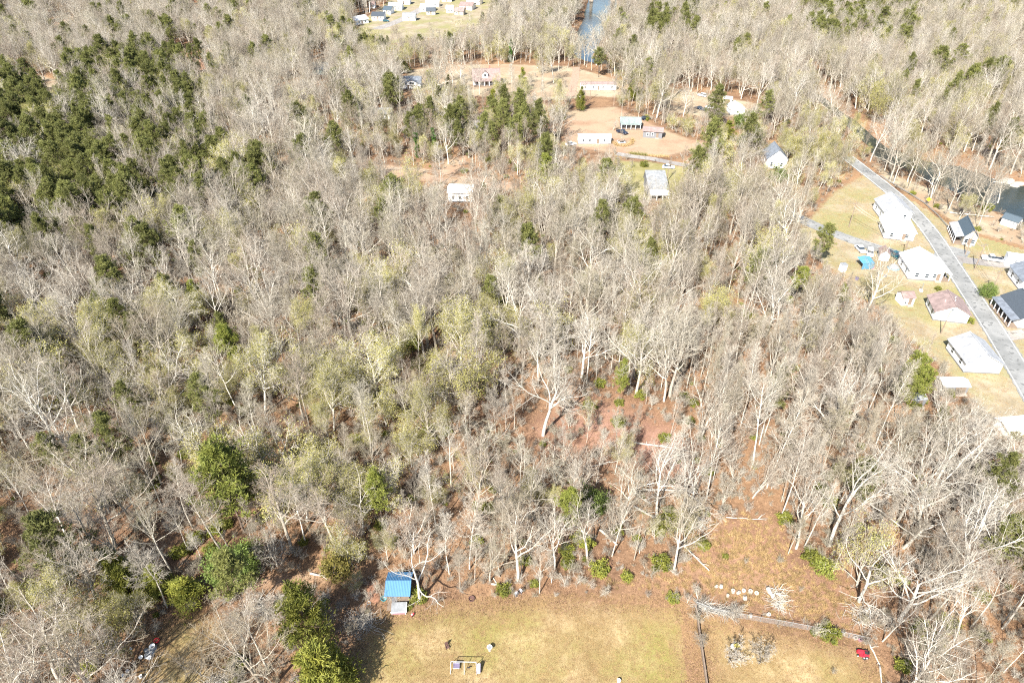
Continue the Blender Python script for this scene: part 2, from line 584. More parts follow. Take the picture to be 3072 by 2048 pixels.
sheet("lawn", [(1010, 2140), (1050, 1960), (1100, 1880), (1135, 1840), (1200, 1822), (1300, 1812), (1420, 1800), (1560, 1790), (1750, 1786), (1900, 1790), (2020, 1796), (2084, 1816), (2092, 1850), (2122, 2140)], m_lawn, 0.6, "dry yellow lawn of the back yard")
sheet("side_lawn", [(2092, 1830), (2200, 1856), (2330, 1878), (2450, 1902), (2590, 1932), (2640, 1985), (2660, 2140), (2122, 2140)], m_lawn, 0.6, "dry yellow lawn on the far side of the fence")
sheet("clearing", [(340, 2140), (400, 2010), (460, 1920), (490, 1870), (540, 1836), (610, 1822), (670, 1850), (690, 1905), (660, 1950), (700, 2010), (700, 2140)], m_lawn, 0.6, "small grassy clearing with white litter")
sheet("dirt_track", [(630, 1745), (720, 1722), (860, 1712), (1000, 1712), (1110, 1700), (1120, 1745), (1000, 1752), (860, 1760), (740, 1772), (650, 1800)], m_clay, 0.6, "orange dirt track at the edge of the wood")
sheet("meadow", [(2080, 1640), (2150, 1545), (2340, 1545), (2390, 1660), (2480, 1710), (2560, 1770), (2600, 1860), (2580, 1905), (2400, 1866), (2250, 1838), (2100, 1796), (2000, 1776), (1760, 1762), (1740, 1710), (1900, 1725), (2030, 1735)], m_meadow, 0.6, "rough meadow of tall dry grass")
sheet("forest_gap", [(1560, 1290), (1640, 1200), (1760, 1150), (1900, 1200), (2040, 1240), (2120, 1330), (2150, 1430), (2050, 1480), (1900, 1440), (1760, 1390), (1640, 1400)], m_gap, 0.8, "reddish leaf covered gap in the wood", open_=False, seen=False)
sheet("roadside_yard", [(2500, 575), (2600, 518), (2660, 552), (2740, 590), (2900, 690), (3072, 740), (3300, 790), (3420, 1440), (3072, 1330), (2980, 1270), (2900, 1190), (2850, 1130), (2790, 1075), (2700, 1000), (2650, 930), (2570, 890), (2520, 830), (2440, 770), (2390, 690), (2440, 640)], m_lawn2, 1.0, "pale dry yards around the roadside houses")
sheet("river_bank", [(2600, 478), (2700, 530), (2800, 566), (2930, 592), (3072, 652), (3300, 740), (3420, 800), (3300, 800), (3072, 742), (2900, 692), (2740, 592), (2650, 540)], m_field, 1.2, "tan grassy bank between road and river", open_=False, seen=False)
sheet("sandy_bank", [(2720, 418), (2830, 428), (2940, 456), (3072, 520), (3300, 610), (3360, 590), (3072, 478), (2900, 415), (2740, 390)], m_field, 1.4, "sandy far bank of the river", open_=False, seen=False)
sheet("knoll_field", [(1235, 210), (1330, 196), (1500, 192), (1700, 198), (1770, 215), (1850, 238), (1960, 262), (1890, 296), (1760, 290), (1700, 302), (1560, 302), (1400, 288), (1300, 270), (1220, 266), (1200, 240)], m_field, 1.6, "open tan field round the old red roofed house")
sheet("clay_yard", [(1690, 330), (1850, 318), (1960, 372), (2060, 412), (2150, 432), (2000, 474), (1880, 468), (1760, 452), (1680, 432), (1690, 380)], m_clay, 1.2, "bare clay yard between the mobile homes")
sheet("green_yard", [(1850, 480), (1960, 486), (2080, 505), (2060, 560), (2010, 610), (1880, 600), (1850, 530)], m_green, 1.2, "greenish yard beside the tin roofed house")
sheet("far_yard", [(1970, 258), (2060, 270), (2150, 288), (2260, 308), (2320, 340), (2220, 352), (2100, 352), (2000, 335)], m_field, 1.6, "tan yard with parked cars")
sheet("power_line_strip", [(1100, 486), (1250, 500), (1400, 526), (1560, 548), (1580, 582), (1400, 562), (1200, 540), (1110, 516)], m_clay, 1.2, "reddish cleared strip under the power lines")
sheet("red_clay_slope", [(1300, 520), (1345, 470), (1420, 455), (1400, 500), (1370, 530)], m_clay, 1.2, "small clay slope among the trees", open_=False)
sheet("orange_patch", [(475, 178), (550, 161), (640, 163), (660, 190), (620, 214), (540, 214), (490, 196)], m_orange, 1.8, "bare orange clay patch ringed by trees")
sheet("orange_bank", [(640, 225), (730, 215), (770, 250), (740, 292), (650, 300)], m_orange, 1.8, "orange clay bank behind the pines", open_=False, seen=False)
sheet("tan_gap", [(790, 268), (900, 262), (930, 282), (830, 296)], m_field, 1.8, "pale gap in the wood")
sheet("left_gap", [(40, 235), (120, 224), (200, 250), (140, 272), (60, 262)], m_field, 1.8, "pale gap beside the pines")
sheet("brown_gap", [(146, 70), (190, 38), (228, 26), (226, 62), (160, 104)], m_clay, 2.0, "brown clearing far away")
sheet("orange_field", [(545, -30), (600, -30), (600, 26), (560, 32)], m_orange, 2.0, "orange field at the far edge")
sheet("village_yard", [(1050, 112), (1100, 52), (1160, 8), (1180, -40), (1490, -40), (1470, 40), (1430, 90), (1340, 112), (1240, 120), (1180, 132), (1100, 130)], m_lawn2, 2.4, "pale yards of the far houses")


def road(name, px, width, mat, label, z, lines=False):
    cl = [G(*p) for p in px]
    Q, Lp, Rp = ribbon([c[:2] for c in cl], width)
    OPEN.append([tuple(p) for p in ribbon([c[:2] for c in cl], width + 1.5)[1]] + [tuple(p) for p in ribbon([c[:2] for c in cl], width + 1.5)[2]][::-1])
    vs, fs = [], []
    Ld, Rd = [], []
    for i in range(len(Lp) - 1):
        k_ = max(1, int((Lp[i + 1] - Lp[i]).length / 0.7))
        for q in range(k_):
            t = q / k_
            u_ = (Rp[i] - Lp[i]).normalized()
            Ld.append(Lp[i].lerp(Lp[i + 1], t) - u_ * random.uniform(-0.05, 0.28))
            Rd.append(Rp[i].lerp(Rp[i + 1], t) + u_ * random.uniform(-0.05, 0.28))
    for a, b in zip(Ld, Rd):
        vs += [(a.x, a.y, z), (b.x, b.y, z)]
    for i in range(len(Ld) - 1):
        fs.append((2 * i, 2 * i + 1, 2 * i + 3, 2 * i + 2))
    me = bpy.data.meshes.new(name)
    me.from_pydata(vs, [], fs)
    me.materials.append(mat)
    o = tag(link(name, me), label, kind="structure")
    if lines:
        for off in (-width / 2 + 0.35, width / 2 - 0.35):
            vs, fs = [], []
            for i, q in enumerate(Q):
                d = (Q[min(i + 1, len(Q) - 1)] - Q[max(i - 1, 0)]).normalized()
                n = Vector((-d.y, d.x))
                for e in (off + 0.07, off - 0.07):
                    p = q + n * e
                    vs.append((p.x, p.y, z + 0.004))
            for i in range(len(Q) - 1):
                fs.append((2 * i, 2 * i + 1, 2 * i + 3, 2 * i + 2))
            me = bpy.data.meshes.new("edge_line")
            me.from_pydata(vs, [], fs)
            me.materials.append(M["line"])
            link("edge_line", me, o)
    return o


MAIN = [(2540, 470), (2600, 517), (2650, 556), (2700, 598), (2745, 642), (2786, 690), (2818, 735), (2850, 786), (2885, 840), (2925, 902), (2965, 962), (3010, 1034), (3072, 1138), (3160, 1290), (3260, 1460)]
zr = _sheet_z[0] + 0.004
road("road", MAIN, 5.6, M["asphalt"], "pale asphalt road curving past the houses", zr + 0.012, True)
road("side_road", [(2300, 596), (2380, 645), (2460, 684), (2560, 722), (2650, 750), (2740, 776), (2830, 800)], 5.0, M["asphalt"], "side road joining from the wood", zr + 0.008)
road("side_road", [(2850, 772), (2900, 782), (2980, 791), (3072, 802), (3250, 826)], 4.2, M["lane"], "short side street with parked trailers", zr + 0.004)
road("lane", [(1850, 462), (1900, 470), (1960, 478), (2020, 490), (2110, 505)], 3.6, M["lane"], "gravel lane past the tin roofed house", zr + 0.004)
road("driveway", [(1729, 202), (1726, 230), (1718, 262), (1710, 292)], 4.0, M["drive"], "red clay driveway up to the river", zr + 0.004)
road("village_road", [(1130, 88), (1195, 64), (1250, 36), (1300, 6), (1350, -30)], 8.0, M["lane"], "pale street between the far houses", zr + 0.004)
road("driveway", [(3000, 1012), (3040, 1006), (3090, 1000)], 3.5, M["lane"], "pale driveway right of the road", zr + 0.004)
road("driveway", [(2835, 930), (2880, 926), (2935, 918)], 3.0, M["lane"], "pale driveway of the brown roofed house", zr + 0.004)
road("parking_apron", [(2830, 800), (2850, 770), (2868, 740)], 8.0, M["asphalt"], "widened asphalt at the road junction", zr)

# ------------------------------------------------------------------ tree prototypes
def unit(v):
    return v / (np.linalg.norm(v) + 1e-9)


def perp_dir(d, ang, phi):
    a = np.cross(d, (0, 0, 1.0)) if abs(d[2]) < 0.95 else np.cross(d, (1.0, 0, 0))
    a = unit(a)
    b = np.cross(d, a)
    return unit(d * math.cos(ang) + (a * math.cos(phi) + b * math.sin(phi)) * math.sin(ang))


class Tree:
    def __init__(s, seed, spec):
        s.r = np.random.default_rng(seed)
        s.sp = spec
        s.st = []      # (pts, rad, level)
        s.tips = []

    def grow(s, p, d, L, r0, lv):
        sp = s.sp
        n = sp["segs"][lv]
        rad1 = r0 * sp["taper"][lv]
        pts, rad, dirs = [p], [r0], [d]
        step = L / n
        for i in range(n):
            d = unit(d + s.r.normal(0, sp["wander"][lv], 3) + np.array((0, 0, sp["trop"][lv])))
            p = p + d * step
            pts.append(p)
            t = (i + 1) / n
            rad.append(max(r0 + (rad1 - r0) * t, sp["rmin"]))
            dirs.append(d)
        s.st.append((np.array(pts), np.array(rad), lv))
        if lv + 1 >= len(sp["segs"]):
            s.tips.append(p)
            return
        nc = sp["n"][lv]
        nc = max(1, int(round(nc * s.r.uniform(0.8, 1.2))))
        t0 = sp["start"][lv]
        phi = s.r.uniform(0, 6.28)
        for i in range(nc):
            t = t0 + (1 - t0) * (i + s.r.uniform(0.1, 0.9)) / nc
            if lv == 0 and sp.get("fork") and i >= nc - sp["fork"]: t = 0.97
            f = t * n
            j = min(int(f), n - 1)
            q = pts[j] + (pts[j + 1] - pts[j]) * (f - j)
            rr = rad[j] + (rad[j + 1] - rad[j]) * (f - j)
            phi += 2.4 + s.r.normal(0, 0.4)
            a = R(s.r.uniform(*sp["ang"][lv]))
            if lv == 0: a *= (1.0 - sp.get("close", 0.35) * (t - t0) / (1 - t0 + 1e-6))
            cd = perp_dir(dirs[j + 1], a, phi)
            shape = (1 - sp["short"][lv] * (t - t0) / (1 - t0 + 1e-6))
            cl = L * sp["ratio"][lv] * shape * s.r.uniform(0.75, 1.2)
            s.grow(q, cd, cl, max(rr * sp["rr"][lv] * s.r.uniform(0.8, 1.1), sp["rmin"]), lv + 1)

    def build(s, H):
        sp = s.sp
        L = H * sp["trunk"]
        d = unit(np.array((s.r.normal(0, sp["lean"]), s.r.normal(0, sp["lean"]), 1.0)))
        s.grow(np.array((0.0, 0, -0.25)), d, L, sp["r0"] * H, 0)
        return s


SIDES = (8, 6, 4, 3, 3, 3)


def strands_mesh(strands, sides):
    Vs, Fs, base = [], [], 0
    groups = {}
    for pts, rad, lv in strands:
        groups.setdefault((len(pts), sides[lv]), []).append((pts, rad))
    for (n, k), L in groups.items():
        P = np.array([a for a, _ in L])
        Rr = np.array([b for _, b in L])
        D = np.empty_like(P)
        D[:, 1:-1] = P[:, 2:] - P[:, :-2]
        D[:, 0] = P[:, 1] - P[:, 0]
        D[:, -1] = P[:, -1] - P[:, -2]
        D /= np.linalg.norm(D, axis=2, keepdims=True) + 1e-9
        ref = np.where(np.abs(D[..., 2:3]) < 0.9, np.array((0, 0, 1.0)), np.array((1.0, 0, 0)))
        ref = np.repeat(ref[:, :1], n, axis=1)
        A = np.cross(D, ref)
        A /= np.linalg.norm(A, axis=2, keepdims=True) + 1e-9
        B = np.cross(D, A)
        th = np.arange(k) * 2 * math.pi / k
        V = P[:, :, None] + Rr[:, :, None, None] * (A[:, :, None] * np.cos(th)[None, None, :, None] + B[:, :, None] * np.sin(th)[None, None, :, None])
        m = len(L)
        idx = np.arange(m * n * k).reshape(m, n, k) + base
        a = idx[:, :-1]
        b = idx[:, 1:]
        f = np.stack([a, np.roll(a, -1, 2), np.roll(b, -1, 2), b], -1).reshape(-1, 4)
        Vs.append(V.reshape(-1, 3))
        Fs.append(f)
        base += m * n * k
    return np.concatenate(Vs), np.concatenate(Fs)


def leaf_cards(centres, size, r, flat=0.0):
    """one small triangle-pair leaf or needle spray at each centre"""
    n = len(centres)
    a = r.normal(0, 1, (n, 3))
    a[:, 2] *= (1 - flat)
    a /= np.linalg.norm(a, axis=1, keepdims=True) + 1e-9
    b = np.cross(a, r.normal(0, 1, (n, 3)))
    b /= np.linalg.norm(b, axis=1, keepdims=True) + 1e-9
    s = size * r.uniform(0.6, 1.3, (n, 1))
    V = np.stack([centres - a * s - b * s * 0.35, centres + a * s * 0.2 - b * s * 0.5, centres + a * s, centres - a * s * 0.2 + b * s * 0.5], 1).reshape(-1, 3)
    F = np.arange(n * 4).reshape(n, 4)
    return V, F


def needle_tufts(centres, outdir, size, r, k=5, wd=0.13):
    """k thin spikes fanning out of each centre"""
    n = len(centres)
    c = np.repeat(centres, k, 0)
    d = np.repeat(outdir, k, 0) + r.normal(0, 0.75, (n * k, 3))
    d /= np.linalg.norm(d, axis=1, keepdims=True) + 1e-9
    w = np.cross(d, r.normal(0, 1, (n * k, 3)))
    w /= np.linalg.norm(w, axis=1, keepdims=True) + 1e-9
    s = size * r.uniform(0.7, 1.25, (n * k, 1))
    V = np.stack([c - w * s * wd, c + w * s * wd, c + d * s + w * s * wd * 0.4, c + d * s - w * s * wd * 0.4], 1).reshape(-1, 3)
    return V, np.arange(n * k * 4).reshape(n * k, 4)


SPEC = {
 # tall ascending broom-crowned tree
 "broom": dict(trunk=0.80, r0=0.0092, lean=0.05, segs=(12, 7, 5, 3, 2), taper=(0.22, 0.25, 0.35, 0.5, 0.6), wander=(0.035, 0.10, 0.15, 0.2, 0.2), trop=(0.03, 0.09, 0.08, 0.05, 0.03),
     n=(14, 8, 6, 4), start=(0.48, 0.22, 0.2, 0.15), ang=((30, 60), (25, 50), (25, 55), (25, 60)), ratio=(0.42, 0.48, 0.42, 0.55), short=(0.45, 0.55, 0.5, 0.4), rr=(0.52, 0.52, 0.55, 0.6), rmin=0.0095, fork=2),
 # wide spreading tree with a forked trunk
 "spread": dict(trunk=0.50, r0=0.0150, lean=0.06, segs=(9, 9, 6, 4, 2), taper=(0.55, 0.22, 0.3, 0.45, 0.6), wander=(0.05, 0.14, 0.18, 0.22, 0.2), trop=(0.02, 0.06, 0.05, 0.03, 0.02),
     n=(9, 12, 7, 4), start=(0.5, 0.25, 0.2, 0.15), ang=((35, 70), (30, 60), (30, 60), (25, 60)), ratio=(1.0, 0.45, 0.42, 0.5), short=(0.15, 0.55, 0.5, 0.4), rr=(0.58, 0.54, 0.55, 0.6), rmin=0.010, fork=3, close=0.5),
 # straight slender forest tree with a small high crown
 "slender": dict(trunk=0.94, r0=0.0068, lean=0.05, segs=(14, 5, 4, 2), taper=(0.15, 0.3, 0.4, 0.5), wander=(0.03, 0.12, 0.16, 0.2), trop=(0.03, 0.08, 0.06, 0.03),
     n=(26, 10, 8), start=(0.42, 0.2, 0.15), ang=((35, 65), (25, 55), (25, 60)), ratio=(0.21, 0.5, 0.5), short=(0.55, 0.5, 0.4), rr=(0.46, 0.55, 0.6), rmin=0.010),
 # low multi-stemmed thicket tree
 "thicket": dict(trunk=0.28, r0=0.014, lean=0.12, segs=(4, 8, 6, 4, 2), taper=(0.8, 0.22, 0.3, 0.45, 0.6), wander=(0.08, 0.14, 0.18, 0.2, 0.2), trop=(0.0, 0.07, 0.05, 0.02, 0.0),
     n=(7, 9, 7, 4), start=(0.2, 0.15, 0.15, 0.15), ang=((20, 60), (30, 60), (30, 60), (30, 60)), ratio=(2.5, 0.42, 0.42, 0.5), short=(0.1, 0.5, 0.5, 0.4), rr=(0.55, 0.5, 0.5, 0.6), rmin=0.011, fork=2),
}
SPEC["spread_wide"] = dict(SPEC["spread"], trunk=0.36, ang=((45, 80), (30, 65), (30, 60), (25, 60)), n=(8, 11, 7, 5), trop=(0.02, 0.045, 0.04, 0.02, 0.0), ratio=(1.55, 0.42, 0.42, 0.5), wander=(0.05, 0.17, 0.2, 0.24, 0.2))
SPEC["snag"] = dict(SPEC["spread"], n=(6, 6, 3, 2), wander=(0.08, 0.2, 0.24, 0.24, 0.2), rr=(0.6, 0.55, 0.5, 0.6))


class Proto:
    """trunk mesh + crown mesh (+ joined mesh for the scattered woods), height 1:1 in metres"""
    def __init__(s, name, V0, F0, m0, V1, F1, m1, H, extra=None):
        s.H = H
        s.trunk = mesh_np(name + "_trunk", V0, F0, m0)
        for p in s.trunk.polygons: p.use_smooth = True
        s.crown = mesh_np(name + "_crown", V1, F1, m1)
        V = np.concatenate([V0, V1])
        s.joined = mesh_np(name + "_whole", V, [np.concatenate([F0, F1 + len(V0)])], [m0, m1], np.concatenate([np.zeros(len(F0)), np.ones(len(F1))]))
        s.tips = None


def bare_proto(kind, seed, H, m0="bark", m1="twig"):
    t = Tree(seed, SPEC[kind]).build(H)
    V0, F0 = strands_mesh([x for x in t.st if x[2] <= 2], SIDES)
    V1, F1 = strands_mesh([x for x in t.st if x[2] >= 3], SIDES)
    top = max(V0[:, 2].max(), V1[:, 2].max())
    p = Proto("bare_" + kind, V0, F0, M[m0], V1, F1, M[m1], top)
    p.tips = np.array(t.tips)
    return p


def leafing_proto(kind, seed, H, mat="olive", per=4, size=0.075):
    t = Tree(seed, SPEC[kind]).build(H)
    V0, F0 = strands_mesh([x for x in t.st if x[2] <= 2], SIDES)
    r = np.random.default_rng(seed + 5)
    tw, ftw = strands_mesh([x for x in t.st if x[2] >= 3], SIDES)
    tips = np.array(t.tips)
    c = np.repeat(tips, per, 0) + r.normal(0, 0.32, (len(tips) * per, 3))
    V1, F1 = leaf_cards(c, size, r)
    V = np.concatenate([V0, tw])
    Fq = np.concatenate([F0, ftw + len(V0)])
    top = max(V[:, 2].max(), V1[:, 2].max())
    return Proto("leafing_" + kind, V, Fq, M["bark"], V1, F1, M[mat], top)


def pine_proto(seed, H, mat="pine", start=0.5, dens=1.0):
    r = np.random.default_rng(seed)
    st, cen, out = [], [], []
    n = 12
    lean = r.normal(0, 0.03, 2)
    zz = np.linspace(-0.2, H, n + 1)
    bend = np.cumsum(r.normal(0, 0.06, (n + 1, 2)), 0)
    tp = np.stack([lean[0] * zz + bend[:, 0], lean[1] * zz + bend[:, 1], zz], 1)
    st.append((tp, np.linspace(0.0095 * H, 0.03, n + 1), 0))
    nb = int(34 * dens)
    for i in range(nb):
        t = start + (1 - start) * (i + r.uniform()) / nb * 0.98
        f = t * n
        j = min(int(f), n - 1)
        q = tp[j] + (tp[j + 1] - tp[j]) * (f - j)
        u = (t - start) / (1 - start)
        L = H * 0.20 * (0.45 + 0.75 * math.sin(math.pi * min(1, u * 0.75 + 0.22))) * r.uniform(0.6, 1.15) * (1 - 0.62 * u ** 2.2)
        a = i * 2.4 + r.normal(0, 0.5)
        d = unit(np.array((math.cos(a), math.sin(a), 0.15 + 0.65 * u)))
        pts = [q]
        dd = d.copy()
        for k2 in range(4):
            dd = unit(dd + r.normal(0, 0.1, 3) + np.array((0, 0, 0.04)))
            pts.append(pts[-1] + dd * L / 4)
        st.append((np.array(pts), np.linspace(0.06, 0.02, 5), 1))
        for s_ in (0.45, 0.7, 0.88, 1.0):
            base = q + (pts[-1] - q) * s_
            for w in range(2 if s_ < 0.9 else 3):
                c0 = base + r.normal(0, 0.42, 3) * (0.6 + L * 0.22)
                st.append((np.array([base, (base + c0) / 2 + r.normal(0, 0.05, 3), c0]), np.array([0.025, 0.018, 0.012]), 2))
                m = int(9 * dens) + 2
                rad = 0.30 + 0.22 * r.uniform()
                g = r.normal(0, 1, (m, 3))
                g /= np.linalg.norm(g, axis=1, keepdims=True)
                g *= (r.uniform(0.3, 1, (m, 1)) ** 0.5)
                cen.append(c0 + g * rad * np.array((1.15, 1.15, 0.75)))
                out.append(g + np.array((0, 0, 0.35)))
    V0, F0 = strands_mesh(st, (8, 4, 3))
    V1, F1 = needle_tufts(np.concatenate(cen), np.concatenate(out), 0.42, r, 4)
    return Proto("pine", V0, F0, M["pine_bark"], V1, F1, M[mat], H)


def bushy_proto(name, seed, H, rad, mat, nleaf=5200, size=0.2, shape="cone", bark="pine_bark", lumps=16):
    """dense evergreen: sprays through a lumpy volume, thicker towards the outside"""
    r = np.random.default_rng(seed)
    st = [(np.stack([np.zeros(7), np.zeros(7), np.linspace(-0.2, H * 0.92, 7)], 1), np.linspace(0.016 * H + 0.03, 0.03, 7), 0)]
    lc, lr = [], []
    for i in range(lumps):
        t = (i + 0.5) / lumps
        if shape == "cone":
            z = H * (0.12 + 0.82 * t)
            rr = rad * (1 - t) ** 0.75 * 0.72
            R_ = max(0.45, rad * (0.42 * (1 - t) + 0.2))
        else:
            z = H * (0.18 + 0.66 * t)
            rr = rad * 0.66 * math.sin(math.pi * (0.15 + 0.75 * t)) ** 0.8
            R_ = rad * 0.42
        a = i * 2.4 + r.normal(0, 0.3)
        c = np.array((rr * math.cos(a), rr * math.sin(a), z))
        c = c + r.normal(0, 0.10, 3) * rad
        c[2] = max(c[2], 0.3)
        lc.append(c)
        lr.append(R_ * r.uniform(0.55, 1.3))
        st.append((np.array([[0, 0, max(0.2, z - rr * 0.5)], c * 0.55 + np.array((0, 0, z * 0.4)), c]), np.array([0.05, 0.035, 0.02]), 1))
    cen, out = [], []
    m = nleaf // lumps
    for c, R_ in zip(lc, lr):
        g = r.normal(0, 1, (m, 3))
        g /= np.linalg.norm(g, axis=1, keepdims=True)
        g *= r.uniform(0.15, 1.0, (m, 1)) ** 0.38
        g[:, 2] *= 0.85
        wob = 1 + 0.28 * np.sin(g[:, :1] * 7 + c[0] * 3) * np.cos(g[:, 1:2] * 6 + c[1])
        far = np.where(r.uniform(0, 1, (m, 1)) < 0.16, r.uniform(1.1, 1.65, (m, 1)), 1.0)
        cen.append(c + g * R_ * wob * far + np.array((0, 0, 0.18)) * R_ * (far - 1) * 4)
        out.append(g)
    cen = np.concatenate(cen)
    cen[:, 2] = np.maximum(cen[:, 2], 0.08)
    V0, F0 = strands_mesh(st, (7, 4, 3))
    if shape == "cone":
        V1, F1 = needle_tufts(cen, np.concatenate(out) + np.array((0, 0, 0.3)), size * 1.6, r, 2)
    else:
        V1, F1 = leaf_cards(cen, size, r)
    return Proto(name, V0, F0, M[bark], V1, F1, M[mat], H)


def P_bare():
    d = {}
    d["broom"] = [bare_proto("broom", 11 + i, 21 + i) for i in range(4)]
    d["spread"] = [bare_proto("spread", 31 + i, 20 + i) for i in range(3)]
    d["slender"] = [bare_proto("slender", 51 + i, 17 + i) for i in range(4)]
    d["thicket"] = [bare_proto("thicket", 71 + i, 8) for i in range(3)]
    d["white"] = [bare_proto("spread", 91, 24, "bark_white", "twig_white"), bare_proto("spread_wide", 92, 18, "bark_white", "twig_white"), bare_proto("spread", 95, 24, "bark_white", "twig_white")]
    d["snag"] = [bare_proto("snag", 96, 16, "bark_white", "twig_white")]
    d["dark"] = [bare_proto("thicket", 98, 5, "bark_dark", "twig_white")]
    return d


PR = P_bare()
PR["olive"] = [leafing_proto("broom", 111, 18), leafing_proto("thicket", 112, 8, per=4), leafing_proto("spread", 113, 15), leafing_proto("thicket", 114, 10, per=3)]
PR["pine"] = [pine_proto(131 + i, 18 + i, "pine", 0.45 - 0.04 * i) for i in range(4)]
PR["ypine"] = [pine_proto(141, 16, "pine_yellow", 0.35), pine_proto(142, 16, "pine_yellow", 0.5)]
PR["cedar"] = [bushy_proto("cedar", 151, 10, 2.6, "cedar", 5200), bushy_proto("cedar", 152, 7, 2.4, "cedar", 4200)]
PR["broad"] = [bushy_proto("magnolia", 161, 8, 4.2, "broad", 9500, 0.16, "round", "bark", 30), bushy_proto("holly", 162, 4, 2.4, "broad", 4200, 0.13, "round", "bark", 16)]
PR["yellow"] = [bushy_proto("yellow", 171, 7, 3.0, "yellow", 3600, 0.2, "round", "bark", 16)]
PR["shrub"] = [bushy_proto("shrub", 181, 2.2, 1.8, "cedar", 1400, 0.17, "round", "bark", 8)]
PR["ybush"] = [bushy_proto("ybush", 191, 2.2, 1.8, "pine_yellow", 1600, 0.16, "round", "bark", 9)]



def ivy_proto(seed, H):
    t = Tree(seed, SPEC["slender"]).build(H)
    V0, F0 = strands_mesh([x for x in t.st if x[2] <= 1], SIDES)
    V1, F1 = strands_mesh([x for x in t.st if x[2] >= 2], SIDES)
    r = np.random.default_rng(seed)
    tp = t.st[0][0]
    k = 1500
    u = r.uniform(0, 0.62, k) ** 0.9 * (len(tp) - 1)
    j = np.minimum(u.astype(int), len(tp) - 2)
    c = tp[j] + (tp[j + 1] - tp[j]) * (u - j)[:, None]
    a = r.uniform(0, 6.28, k)
    rad = r.uniform(0.2, 1.0, k) * (1.25 - 0.9 * u / len(tp)) * (1 + 0.3 * np.sin(u * 2.2))
    c[:, 0] += np.cos(a) * rad
    c[:, 1] += np.sin(a) * rad
    c[:, 2] = np.abs(c[:, 2])
    p = Proto("ivy_tree", V0, F0, M["bark"], V1, F1, M["twig"], H)
    V, F = leaf_cards(c, 0.22, r)
    p.ivy = mesh_np("ivy", V, F, M["ivy"])
    return p


PR["ivy"] = [ivy_proto(201, 18)]
GROUPS = {"ivy_tree": "ivy clad trees", "bare_tree": "bare winter trees of the wood", "budding_tree": "olive tinged trees of the wood", "pine_tree": "pines among the bare trees",
          "cedar_tree": "dark cedars", "evergreen_tree": "broadleaf evergreens", "yellow_tree": "yellow leaved trees", "evergreen_shrub": "low evergreen shrubs", "bare_shrub": "low bare thickets"}
PLACED = []      # (x, y, radius) of everything that stands
LAND = []


def put_tree(name, proto, x, y, H, rz, label, cat="tree", wide=1.0, group=True):
    e = empty(name, (x, y, 0), rz, label, cat, GROUPS[name] if group else None)
    s = H / proto.H
    e.scale = (s * wide, s * wide, s)
    link("trunk", proto.trunk, e)
    link("crown", proto.crown, e)
    if hasattr(proto, "ivy"): link("ivy", proto.ivy, e)
    return e


# ------------------------------------------------------------------ buildings
KEEPCLEAR = []
WALLN = {"f": 0, "b": 1, "l": 2, "r": 3}


